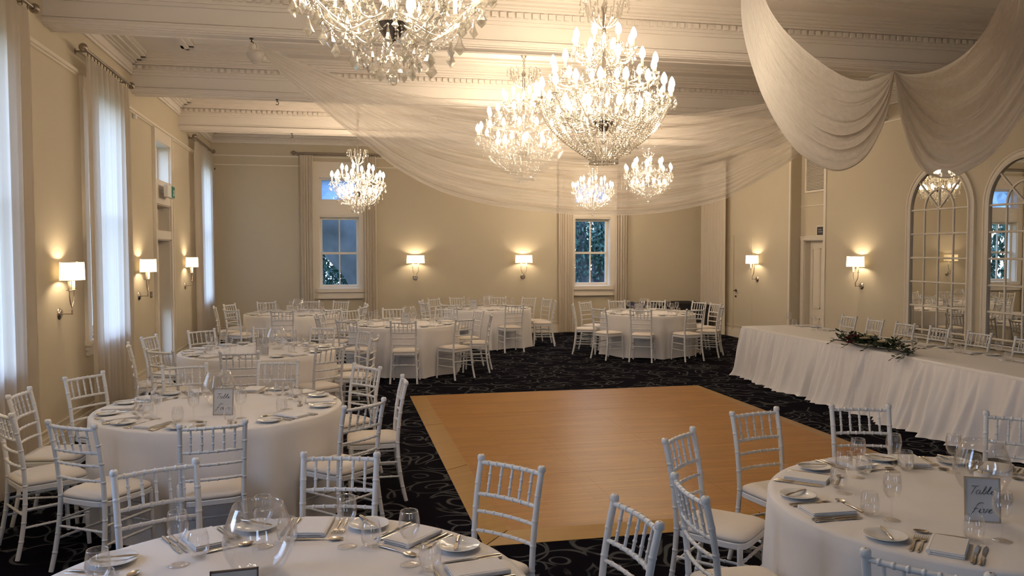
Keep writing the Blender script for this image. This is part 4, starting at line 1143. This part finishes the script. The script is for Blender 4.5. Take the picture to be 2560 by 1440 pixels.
# soft rounded fall over the edge
per = [(HX0, HY0), (HX0, HY1), (HX1, HY1), (HX1, HY0)]
for (ax, ay), (bx_, by_) in zip(per, per[1:]+per[:1]):
    nx, ny = (by_-ay), -(bx_-ax); l = math.hypot(nx, ny); nx, ny = -nx/l, -ny/l
    n = int(l/.05)
    m.grid(lambda u, v: (ax+(bx_-ax)*u+nx*.012*math.sin(v*PI/2), ay+(by_-ay)*u+ny*.012*math.sin(v*PI/2), TZ+.0005-(.045)*v*v-.004*v), n, 4)
o = m.build('tablecloth', MAT['cloth']); tag(o, 'long white cloth topping the head table along the mirrors', 'tablecloth', None)
def skirt_side(mb, p0, p1, out, seed):
    rnd = random.Random(seed); L = math.hypot(p1[0]-p0[0], p1[1]-p0[1]); n = int(L/.018)
    ph = [rnd.uniform(0, 6.28) for _ in range(8)]
    # irregular gathers: random fold centres with their own width and lean
    folds = []
    x = 0
    while x < L:
        w = rnd.uniform(.05, .13); folds.append((x+w/2, w, rnd.uniform(.5, 1.25), rnd.uniform(-.10, .10))); x += w*rnd.uniform(.85, 1.1)
    big = []; x = 0
    while x < L:
        w = rnd.uniform(.25, .6); big.append((x+w/2, w, rnd.uniform(.3, 1.2), rnd.uniform(-.25, .1))); x += w*.8
    def fn(u, v):
        s = u*L; d = 0
        for c, w, a, lean in folds:
            q = (s-c-lean*v*1.0)/w
            if abs(q) < 1: d += a*.060*(.35+.65*v**.5)*(math.cos(PI*q)*.5+.5)**1.8
        for c, w, a, lean in big:
            q = (s-c-lean*v)/w
            if abs(q) < 1: d += a*.11*v**1.2*(math.cos(PI*q)*.5+.5)**1.5
        d += .015+.045*v**1.2
        if v > .93: d += .03*(v-.93)/.07
        z = (TZ-.035)*(1-v)+.006+.006*(1+math.sin(s*9+ph[0]))*v
        return (p0[0]+(p1[0]-p0[0])*u+out[0]*d, p0[1]+(p1[1]-p0[1])*u+out[1]*d, z)
    mb.grid(fn, n, 16)
m = MB()
skirt_side(m, (HX0, HY0), (HX0, HY1), (-1, 0), 21); skirt_side(m, (HX0-.03, HY1), (HX1, HY1), (0, 1), 22); skirt_side(m, (HX1, HY1), (HX1, HY0), (1, 0), 23)
o = m.build('table_skirt', MAT['skirt']); tag(o, 'gathered white skirting round the long head table down to the carpet', 'table skirt')
m = MB()
for k in range(9): m.tube([(HX0-.016, HY0+.35+k*.77, TZ-.03), (HX0-.026, HY0+.35+k*.77, TZ-.03)], .009, 8)
ORD = ['first', 'second', 'third', 'fourth', 'fifth', 'sixth', 'seventh', 'eighth']
hy = [11.19, 10.56, 9.92, 9.26, 8.58, 7.86]
for i, y in enumerate(hy):
    chair_at(7.66, y, 180+random.uniform(-3, 3), 'white chiavari chair behind the head table, %s from the panelled door end' % ORD[i], 'chairs behind the head table')
rnd = random.Random(44)
for i, y in enumerate([11.25, 10.56, 9.92, 9.26, 8.58, 7.86, 7.15, 6.45]):
    setting(HX1-.02, y, 180, '%s head table place from the panelled door' % ORD[i], 'tableware on the head table', False, rnd)

# flower garland lying on the front edge of the head table
g = thing('flower_garland', 'trailing garland of dark leaves with cream roses and burgundy flowers on the head table', 'flowers', (6.16, 8.50, TOPZ))
m = MB(); rnd = random.Random(9)
stemp = [Vector((-.10+.06*math.sin(i*.9), -.72+i*.145, .03)) for i in range(11)]
m.tube(stemp, .008, 6)
sprays = []
for i in range(30):
    y = rnd.uniform(-.72, .72); s = Vector((-.06, y, .045)); a = rnd.uniform(0, 6.28); L = rnd.uniform(.10, .20)*(1.2 if abs(y) > .5 else 1)
    e = s+Vector((math.cos(a)*L*.8, math.sin(a)*L, rnd.uniform(.01, .10)))
    if e.x < -.13: e.z -= .05+(-.13-e.x)*.6
    m.tube([s, (s+e)/2+Vector((0,0,.02)), e], .0025, 5); sprays.append((s, e))
m.build('stems', MAT['darkbark'], g)
m = MB()
def leafq(mb, p, dirv, size, rnd):
    d = dirv.normalized(); w = d.cross(Vector((rnd.uniform(-.5,.5), rnd.uniform(-.5,.5), 1))).normalized(); up = w.cross(d)*.25
    q = [p, p+d*size*.35+w*size*.3, p+d*size*.75+w*size*.22, p+d*size, p+d*size*.75-w*size*.22, p+d*size*.35-w*size*.3, p+d*size*.55+up*size*.3]
    mb.add(q, [(0,1,6), (1,2,6), (2,3,6), (3,4,6), (4,5,6), (5,0,6)], True)
for s, e in sprays:
    for k in range(7):
        t_ = k/6; p = s.lerp(e, t_)+Vector((0,0,.02*math.sin(PI*t_))); dd = (e-s).normalized()
        sd = dd.cross(Vector((0,0,1)))*(1 if k % 2 else -1)
        leafq(m, p, dd*.6+sd+Vector((0,0,rnd.uniform(-.2,.5))), rnd.uniform(.045, .075), rnd)
for _ in range(330):
    y = rnd.gauss(0, .30); y = max(-.7, min(.7, y)); p = Vector((-.06+rnd.gauss(0, .05), y, .04+abs(rnd.gauss(0, .035))))
    leafq(m, p, Vector((rnd.uniform(-1,1), rnd.uniform(-1,1), rnd.uniform(-.1,.9))), rnd.uniform(.05, .085), rnd)
o = m.build('leaves', MAT['leaf'], g); o['kind'] = 'stuff'
def flower(mb, c, r, rnd, petals=22):
    c = Vector(c)
    for k in range(petals):
        a = k*2.4; t_ = k/petals; rr = r*(.25+.75*t_); el = (1-t_)*1.2+.1
        d = Vector((math.cos(a)*math.cos(el), math.sin(a)*math.cos(el), math.sin(el)))
        w = Vector((-math.sin(a), math.cos(a), 0))*rr*.55; b = c+Vector((math.cos(a), math.sin(a), 0))*rr*.15
        q = [b-w*.3, b+w*.3, b+d*rr*.6+w, b+d*rr, b+d*rr*.6-w]
        mb.add(q, [(0,1,2,3,4)], True)
for p in ((-.15, -.02, .115), (-.14, -.33, .11), (-.07, .03, .135)):
    m = MB(); flower(m, p, .072, rnd, 30); m.build('rose', MAT['rose'], g)
for p in ((-.18, .26, .09), (-.13, .17, .115), (-.22, .18, .05), (-.07, .31, .115)):
    m = MB(); flower(m, p, .062, rnd, 26); m.build('burgundy_flower', MAT['burgundy'], g)

# low dark sofa by the back wall
s = thing('sofa', 'low dark sofa with rounded arm against the back wall beyond the round table', 'sofa', (7.35, 17.55, 0))
m = MB(); m.bbox(-.62, .12, .12, .70, .42, .74, .05); m.build('backrest', MAT['dark'], s)
m = MB(); m.bbox(-.62, -.42, .12, .70, .14, .40, .04); m.build('seat', MAT['dark'], s)
for x in (-.74, .78):
    m = MB(); m.tube([(x, -.42, .58), (x, .40, .62)], [.12, .12], 14); m.bbox(x-.09, -.40, .12, x+.09, .40, .58, .03); m.build('arm', MAT['dark'], s)
for x in (-.65, .7):
    for y in (-.35, .35):
        m = MB(); m.tube([(x, y, .13), (x, y, 0)], [.03, .02], 8); m.build('leg', MAT['brown'], s)
# ================================================================== CHANDELIERS
def crystal_mesh_drop(r, h, flat=.45):
    m = MB(); m.octa((0,0,-.008), .006); m.drop((0,0,-.014), r, h, 0, flat); return m
def part_copy(src, parent, loc, rz=0, sc=1.0):
    o = src.copy(); COL.objects.link(o); o.parent = parent; o.location = loc; o.rotation_euler = (0,0,rz); o.scale = (sc,)*3; return o
def make_chandelier(label, loc, tiers, hub, bowl_z, bowl_r, crown, chain_top, power, curtain, drop_r, tail, seed, group, low=True):
    """tiers: (count, radius, cup height); curtain: strands (n, r0, z0, r1, z1); heights above the lowest tip"""
    rnd = random.Random(seed)
    t = thing('chandelier', label, 'chandelier', loc, 0, group)
    CR = MAT['crystal']
    # stem, chain and ceiling rose
    m = MB(); top = crown[1] if crown else tiers[-1][2]+.3
    m.lathe([(.010, bowl_z), (.022, bowl_z+.02), (.014, bowl_z+.06), (.030, bowl_z+.12), (.016, bowl_z+.16), (.016, top-.10), (.030, top-.06), (.012, top-.02), (.006, top)], 14); m.build('centre_stem', MAT['chrome'], t)
    m = MB(); z = top; k = 0
    while z < chain_top-.06:
        a = k % 2
        pts = [((.011*math.cos(q) if a else 0), (0 if a else .011*math.cos(q)), z+.018+.020*math.sin(q)) for q in [i*PI/5 for i in range(11)]]
        m.tube(pts, .0028, 5, False); z += .031; k += 1
    m.tube([(.014, 0, top), (.018, .004, (top+chain_top)/2), (.012, 0, chain_top-.02)], .0025, 5)
    m.build('chain', MAT['rod'], t)
    m = MB(); m.lathe([(.008, chain_top-.075), (.02, chain_top-.07), (.034, chain_top-.04), (.06, chain_top-.012), (.062, chain_top)], 18, cap0=True); m.build('ceiling_rose', MAT['rod'], t)
    m = MB(); m.lathe([(.012, bowl_z-.055), (.03, bowl_z-.05), (bowl_r*.6, bowl_z-.03), (bowl_r, bowl_z+.015), (bowl_r*1.12, bowl_z+.03), (bowl_r*1.0, bowl_z+.028), (bowl_r*.5, bowl_z-.01), (.02, bowl_z-.01)], 12, smooth=False); m.build('bowl', MAT['darkmetal'], t)
    # arms with drip pans, candle sleeves and bulbs
    drops = []
    first = {}
    for ti, (n, r, zc) in enumerate(tiers):
        hz = hub[ti]
        m = MB()
        q = resample([(.03, 0, hz), (r*.22, 0, hz-.035), (r*.55, 0, min(zc, hz)-.085), (r*.86, 0, zc-.075), (r*.99, 0, zc-.03), (r, 0, zc)], 16)
        m.tube(q, .0080, 7)
        m.lathe([(.006, -.006), (.026, -.002), (.040, .008), (.042, .010), (.025, .004), (.008, .004)], 14, (r, 0, zc))
        arm0 = m.build('arm', CR, t)
        m = MB(); m.lathe([(.011, zc+.004), (.011, zc+.085), (.007, zc+.088)], 10, (r, 0, 0)); sl0 = m.build('candle_sleeve', MAT['candle'], arm0)
        m = MB(); m.lathe([(.011, zc+.086), (.021, zc+.096), (.0275, zc+.115), (.026, zc+.138), (.018, zc+.162), (.008, zc+.180), (.001, zc+.187)], 12, (r, 0, 0)); bu0 = m.build('bulb', MAT['bulb'], arm0)
        off = rnd.uniform(0, .6)
        for k in range(n):
            a = off+2*PI*k/n
            if k == 0: arm = arm0; arm.rotation_euler = (0,0,a)
            else:
                arm = arm0.copy(); COL.objects.link(arm); arm.parent = t; arm.rotation_euler = (0,0,a)
                for c in (sl0, bu0): cc = c.copy(); COL.objects.link(cc); cc.parent = arm
            for j in range(3):
                b = a+(j-1)*.5; drops.append((r*math.cos(a)+.036*math.cos(b), r*math.sin(a)+.036*math.sin(b), zc+.002, b))
        # bead swags from cup to cup
        m = MB(); da = 2*PI/n; P0 = Vector((r, 0, zc-.005)); P1 = Vector((r*math.cos(da), r*math.sin(da), zc-.005)); nb = max(7, int((P1-P0).length/.022))
        for i in range(nb+1):
            p = P0.lerp(P1, i/nb); p.z -= .07*math.sin(PI*i/nb); m.octa(tuple(p), .0062)
        sw0 = m.build('bead_swag', CR, t); sw0.rotation_euler = (0,0,off)
        for k in range(1, n):
            o = sw0.copy(); COL.objects.link(o); o.parent = t; o.rotation_euler = (0,0,off+da*k)
        # bead strand from cup up to the stem
        m = MB(); nb = max(8, int(r/.024)); zt = zc+(.20 if ti == 0 else .17)
        for i in range(nb+1):
            u = i/nb; m.octa((r+(.035-r)*u, 0, zc+.0+(zt-zc)*u**1.6-.03*math.sin(PI*u)), .0058)
        st0 = m.build('bead_strand', CR, t); st0.rotation_euler = (0,0,off)
        for k in range(1, n):
            o = st0.copy(); COL.objects.link(o); o.parent = t; o.rotation_euler = (0,0,off+da*k)
    # hanging drops: the 96 lowest/outermost as parts
    d0 = crystal_mesh_drop(drop_r, drop_r*2.9).build('crystal_drop', CR, t)
    rnd.shuffle(drops); parts = sorted(drops, key=lambda d: d[2])[:90]; rest = [d for d in drops if d not in parts]
    for i, (x, y, z, b) in enumerate(parts):
        o = d0 if i == 0 else part_copy(d0, t, (0,0,0))
        o.location = (x, y, z); o.rotation_euler = (0,0,b); s = rnd.uniform(.85, 1.2); o.scale = (s,s,s)
    # curtains of beads under the arms
    n, r0, z0, r1, z1, bulge = curtain
    m = MB(); nb = int(math.hypot(r0-r1, z0-z1)/.0185)
    for i in range(nb+1):
        u = i/nb; rr = r0+(r1-r0)*u+bulge*math.sin(PI*u); m.octa((rr, 0, z0+(z1-z0)*u), .0075)
    m.drop((r1, 0, z1-.008), drop_r*.8, drop_r*2.2, PI/2)
    c0 = m.build('bead_curtain_strand', CR, t)
    for k in range(1, n):
        o = c0.copy(); COL.objects.link(o); o.parent = t; o.rotation_euler = (0,0,2*PI*k/n)
    # inner mass of crystals
    m = MB(); cnt = low if low is not True else 150
    for k in range(cnt):
        u = rnd.random(); rr = (r0+(r1-r0)*u+bulge*math.sin(PI*u))*rnd.uniform(.6, 1.08); a = rnd.uniform(0, 6.28)
        z = z0+(z1-z0)*u+rnd.uniform(0, .10)
        m.octa((rr*math.cos(a), rr*math.sin(a), z+.008), .006); m.drop((rr*math.cos(a), rr*math.sin(a), z), drop_r*rnd.uniform(.5, .9), drop_r*rnd.uniform(1.4, 2.6), rnd.uniform(0, 3))
    for (x, y, z, b) in rest: m.drop((x, y, z-.014), drop_r, drop_r*2.9, b)
    for ti, (n2, r, zc) in enumerate(tiers):
        for k in range(n2*(12 if len(tiers) > 3 else 5)):
            a = rnd.uniform(0, 6.28); rr = r*rnd.uniform(.3, .95); m.drop((rr*math.cos(a), rr*math.sin(a), zc+rnd.uniform(-.08, .11)), drop_r*.9, drop_r*2.6, rnd.uniform(0, 3))
    o = m.build('crystal_trimmings', CR, t); o['kind'] = 'stuff'
    # tail of the fitting
    m = MB(); z = bowl_z-.05
    while z > tail[1]+.05: m.octa((0,0,z), .009, .010); z -= .02
    m.ball((0,0,tail[1]), tail[0], 12, 8); m.build('finial_ball', CR, t)
    if tail[2]:
        dd = crystal_mesh_drop(drop_r*1.25, drop_r*3.6).build('long_drop', CR, t)
        i = 0
        for rr, zz, nn in tail[2]:
            for k in range(nn):
                a = 2*PI*k/nn+rr*9; o = dd if i == 0 else part_copy(dd, t, (0,0,0)); i += 1
                o.location = (rr*math.cos(a), rr*math.sin(a), zz+rnd.uniform(-.015, .015)); o.rotation_euler = (0,0,rnd.uniform(0, 3))
                s = rnd.uniform(.85, 1.1); o.scale = (s,s,s)
        m = MB()
        for rr, zz, nn in tail[2]:
            for k in range(nn):
                a = 2*PI*k/nn+rr*9
                for j in range(6): m.octa((rr*math.cos(a)*(1-.06*j), rr*math.sin(a)*(1-.06*j), zz+.004+j*.017), .0055)
        m.build('drop_hangers', CR, t)
    # crown of leaves at the top
    if crown:
        cr, cz0, cn = crown[0], crown[1], crown[2]
        m = MB(); q = resample([(.02, 0, cz0-.24), (cr*.5, 0, cz0-.20), (cr*.72, 0, cz0-.10), (cr*.78, 0, cz0-.02), (cr*.95, 0, cz0), (cr, 0, cz0-.04)], 14)
        m.tube(q, .006, 6); m.octa((cr, 0, cz0-.052), .008); m.drop((cr, 0, cz0-.06), drop_r*.9, drop_r*2.6, PI/2); m.drop((cr*.6, 0, cz0-.10), drop_r*.9, drop_r*2.6, PI/2)
        a0 = m.build('crown_arm', CR, t)
        for k in range(1, cn):
            o = a0.copy(); COL.objects.link(o); o.parent = t; o.rotation_euler = (0,0,2*PI*k/cn)
    # the light of the bulbs
    for ti, (n, r, zc) in enumerate(tiers):
        ns = 5 if n > 8 else 3
        for k in range(ns):
            l = bpy.data.lights.new('bulb_light', 'POINT'); l.energy = power*n/ns*BULB_W; l.color = (1.0, .77, .54); l.shadow_soft_size = .05
            o = bpy.data.objects.new('bulb_light', l); COL.objects.link(o); o.parent = t
            a = 2*PI*(k+.3*ti)/ns; o.location = ((r+.03)*math.cos(a), (r+.03)*math.sin(a), zc+.13)
    return t
BIG = dict(tiers=[(8, .34, .40), (18, .60, .565), (12, .46, .785), (8, .27, 1.015)], hub=[.42, .46, .78, 1.02], bowl_z=.36, bowl_r=.085, crown=(.22, 1.46, 14), power=3.2,
           curtain=(60, .58, .54, .13, .06, .09), drop_r=.017, tail=(.03, .22, []), group='big four tiered chandeliers', low=700)
SMALL = dict(tiers=[(6, .30, .27), (10, .42, .54), (6, .26, .66)], hub=[.36, .42, .62], bowl_z=.36, bowl_r=.075, crown=(.17, 1.08, 10), power=8.0,
             curtain=(26, .40, .46, .12, .16, .06), drop_r=.018, group='smaller two tiered chandeliers', low=170)
TAIL = [(.10, .12, 5), (.2, .17, 8), (.30, .24, 10), (.40, .33, 12), (.46, .47, 14)]
def chand(kind, label, x, y, ztip, seed, **kw):
    d = dict(kind); d.update(kw); top = ZC-ztip
    return make_chandelier(label, (x, y, ztip), chain_top=top, seed=seed, **d)
chand(BIG, 'big lit four-tier crystal chandelier hanging clear in front of the voile', 2.33, 7.05, 2.66, 1)
chand(BIG, 'big lit four-tier crystal chandelier with its lower half behind the voile', 2.38, 10.5, 2.80, 2)
ST = (.028, .03, TAIL)
chand(SMALL, 'crystal chandelier with large drops cut off by the top edge', .27, 4.1, 2.71, 3, tail=ST, drop_r=.025, low=50, bowl_z=.27, tiers=[(6, .32, .36), (10, .46, .45), (6, .26, .62)], hub=[.32, .36, .55], curtain=(20, .40, .40, .14, .14, .06))
chand(SMALL, 'small lit crystal chandelier hanging before the blue paned window', .33, 13.9, 2.50, 4, tail=ST)
chand(SMALL, 'small lit chandelier seen through the voile above the garden view window', 5.28, 16.7, 2.64, 5, tail=ST)
chand(SMALL, 'small lit chandelier seen through the voile, mirrored in the arched mirror', 5.55, 14.2, 2.76, 6, tail=ST)

# ================================================================== WALL LAMPS
def make_sconce():
    """origin at the back plate centre, wall behind at -Y... lamp projects to +Y"""
    t = thing('wall_lamp', '', 'wall lamp')
    m = MB(); m.tube([(0,0,0), (0,.008,0), (0,.014,0), (0,.022,0)], [.058, .056, .044, .040], 22); m.build('back_plate', MAT['nickel'], t)
    m = MB(); m.tube([(0,.015,0), (0,.115,0)], .006, 8); m.ball((0,.115,0), .010, 10, 6); m.tube([(0,.115,0), (0,.115,.045)], .008, 8); m.build('stem', MAT['nickel'], t)
    for s in (-1, 1):
        m = MB(); q = resample([(-s*.012, .115, .03), (0, .115, .06), (s*.045, .115, .11), (s*.066, .115, .17), (s*.062, .115, .225)], 16); m.tube(q, .0055, 8)
        m.lathe([(.004, .222), (.030, .226), (.032, .230), (.012, .232)], 16, (s*.062, .115, 0)); arm = m.build('arm', MAT['nickel'], t)
        m = MB(); m.lathe([(.0155, .232), (.0155, .335), (.008, .338)], 14, (s*.062, .115, 0)); m.build('candle_tube', MAT['candle'], arm)
        m = MB(); m.ball((s*.062, .115, .375), .020, 10, 8, 1.5); m.build('bulb', MAT['bulb'], arm)
    m = MB(); n = 48; z0, z1 = .325, .50
    def ring(k, z): return [(k*.200*math.cos(2*PI*j/n), .125+k*.100*math.sin(2*PI*j/n), z) for j in range(n)]
    m.rings([ring(1.0, z0), ring(.978, (z0+z1)/2), ring(.955, z1)]); sh = m.build('lamp_shade', MAT['shade'], t)
    m = MB()
    for k, z in ((1.003, z0), (.958, z1)):
        m.tube([(k*.200*math.cos(2*PI*j/n), .125+k*.100*math.sin(2*PI*j/n), z) for j in range(n+1)], .0028, 5, False)
    for a in (.35, PI-.35, PI+.35, -.35): m.tube([(1.004*.2*math.cos(a), .125+1.004*.1*math.sin(a), z0), (.96*.2*math.cos(a), .125+.96*.1*math.sin(a), z1)], .0016, 4)
    m.tube([(-.19, .125, z1-.01), (.19, .125, z1-.01)], .002, 5); m.build('shade_wires', MAT['nickel'], sh)
    return t
sconce_kind = Kind(make_sconce())
def sconce(x, y, z, rz, label):
    o = sconce_kind.place((x, y, z), rz, label, 'twin armed wall lamps')
    for s in (-1, 1):
        l = bpy.data.lights.new('bulb_light', 'POINT'); l.energy = 13.0*BULB_W; l.color = (1.0, .78, .50); l.shadow_soft_size = .03
        b = bpy.data.objects.new('bulb_light', l); COL.objects.link(b); b.parent = o; b.location = (s*.062, .125, .40)
for y, lb in ((8.63, 'lit wall lamp between the nearest two sheer curtains'), (11.87, 'lit wall lamp beside the glazed garden door, on its near side'), (15.27, 'lit wall lamp between the garden door and the far corner')):
    sconce(XL, y, 1.30, -PI/2, lb)
sconce(1.69, YB, 1.31, PI, 'lit wall lamp on the back wall beside the blue paned window'); sconce(4.17, YB, 1.31, PI, 'lit wall lamp on the back wall beside the garden view window')
sconce(XR, 15.77, 1.31, PI/2, 'lit wall lamp by the flush door with the black handle'); sconce(XR, 12.26, 1.31, PI/2, 'lit wall lamp between the panelled door and the arched mirror')
sconce(XL, 5.3, 1.30, -PI/2, 'lit wall lamp near the viewer on the left wall, out of view')

# ================================================================== CEILING VOILE
def swag(name, up, low, label, mat, nfold, amp, seed, nu=120, nv=72, gather=.6, hang=(0, -1, 0), pinch=0.9):
    U = resample(up, nu); Lw = resample(low, nu); rnd = random.Random(seed)
    ph = [rnd.uniform(0, 6.28) for _ in range(8)]; m = MB()
    hv = Vector(hang)
    jit = [rnd.uniform(-.35, .35) for _ in range(nfold+2)]
    uvs = []
    def fn(u, v):
        i = min(nu, int(round(u*nu))); a, b = U[i], Lw[i]
        env = math.sin(PI*u)**.55 if 0 < u < 1 else 0
        # folds run along the cloth; bunching makes some wide and some narrow
        vv = v+.028*math.sin(2*PI*2.3*v+ph[0]+1.3*u)*env+.012*math.sin(2*PI*6.1*v+ph[1]-2*u)*env
        vv = max(0, min(1, vv)) if 0 < v < 1 else v
        p = a.lerp(b, vv)
        w = amp*env*(math.sin(2*PI*nfold*v+ph[2]+1.6*math.sin(2.2*u+ph[3]))+.5*math.sin(2*PI*nfold*1.9*v+ph[4]+2*u)+.25*math.sin(2*PI*nfold*3.7*v+ph[5]))
        p = p+hv*w+Vector((0, 0, .25*w))
        bow = env*.22*math.sin(PI*v); p = p+hv*(-bow)
        uvs.append((u*3.5, v)); return tuple(p)
    m.grid(fn, nu, nv)
    o = m.build(name, mat)
    uvl = o.data.uv_layers.new(name='UVMap'); 
    for l in o.data.loops: uvl.data[l.index].uv = uvs[l.vertex_index]
    tag(o, label, 'ceiling drape', 'voile swags strung between the beams'); return o
A_low = [(-0.77, 8.5, 3.905), (-0.543, 8.469, 3.667), (-0.239, 8.439, 3.4), (0.069, 8.412, 3.137), (0.342, 8.389, 2.927), (0.618, 8.37, 2.72), (1.061, 8.357, 2.504), (1.641, 8.351, 2.367), (2.283, 8.351, 2.303), (2.725, 8.357, 2.286), (3.407, 8.37, 2.322), (4.115, 8.389, 2.461), (4.509, 8.412, 2.636), (5.06, 8.439, 2.956), (5.676, 8.469, 3.442), (6.309, 8.5, 3.965)]
A_up = [(-0.784, 8.5, 3.951), (-0.546, 8.556, 3.863), (-0.318, 8.608, 3.794), (0.237, 8.656, 3.639), (0.856, 8.695, 3.536), (1.499, 8.725, 3.464), (1.941, 8.744, 3.44), (2.618, 8.75, 3.408), (3.314, 8.744, 3.417), (4.025, 8.725, 3.474), (4.5, 8.695, 3.548), (4.877, 8.656, 3.609), (5.455, 8.608, 3.741), (5.933, 8.556, 3.878), (6.319, 8.5, 3.985)]
swag('voile_swag', A_up, A_low, 'long see-through voile swag sagging across the hall before the far chandeliers', MAT['veil'], 9, .020, 1, 160, 110)
B_up = [(2.778, 5.2, 3.98), (3.117, 5.7, 3.892), (3.409, 6.1, 3.832), (3.883, 6.6, 3.77), (4.494, 7.1, 3.685), (5.109, 7.6, 3.666), (5.621, 8.0, 3.731), (6.034, 8.3, 3.853), (6.34, 8.5, 3.985)]
B_low = [(2.754, 5.2, 3.973), (2.802, 5.4, 3.778), (2.936, 5.65, 3.574), (3.133, 5.9, 3.377), (3.441, 6.25, 3.161), (3.77, 6.55, 2.951), (4.147, 6.85, 2.777), (4.586, 7.15, 2.683), (4.97, 7.4, 2.695), (5.403, 7.7, 2.852), (5.781, 8.0, 3.132), (6.129, 8.3, 3.52), (6.341, 8.5, 3.966)]
swag('voile_swag', B_up, B_low, 'dense white voile swag hanging in front of the air vent', MAT['swag'], 6, .035, 2, 110, 90, hang=(-.6, -.8, 0))
C_up = [(6.35, 8.499, 3.985), (6.231, 8.122, 3.86), (6.066, 7.537, 3.76), (5.702, 6.717, 3.7), (5.301, 6.0, 3.7), (4.903, 5.379, 3.76), (4.789, 5.131, 3.88), (4.858, 5.118, 3.98)]
C_low = [(6.351, 8.5, 3.967), (6.225, 8.25, 3.515), (6.144, 8.0, 3.12), (6.075, 7.75, 2.851), (6.024, 7.5, 2.687), (6.033, 7.25, 2.616), (6.027, 7.0, 2.654), (6.04, 6.7, 2.777), (6.016, 6.4, 2.996), (5.939, 6.05, 3.303), (5.826, 5.75, 3.632), (5.423, 5.4, 3.889), (4.99, 5.22, 4.024)]
swag('voile_swag', C_up, C_low, 'dense white voile swag above the arched mirrors, cut by the top corner', MAT['swag'], 6, .035, 3, 110, 90, hang=(-.8, -.6, 0))
# gathered knot at the left end of the long swag
m = MB(); rnd = random.Random(8)
for k in range(9):
    c = (rnd.uniform(-.05, .07), rnd.uniform(-.04, .04), rnd.uniform(-.09, .03)); m.ball(c, rnd.uniform(.03, .055), 10, 7)
m.tube([(0,0,.07), (.01,0,.03), (.0,0,-.02)], .006, 6)
o = m.build('voile_knot', MAT['swag']); o.location = (-.76, 8.5, 3.87); tag(o, 'bunched knot of voile tied to the hook at the left end of the long swag', 'ceiling drape')
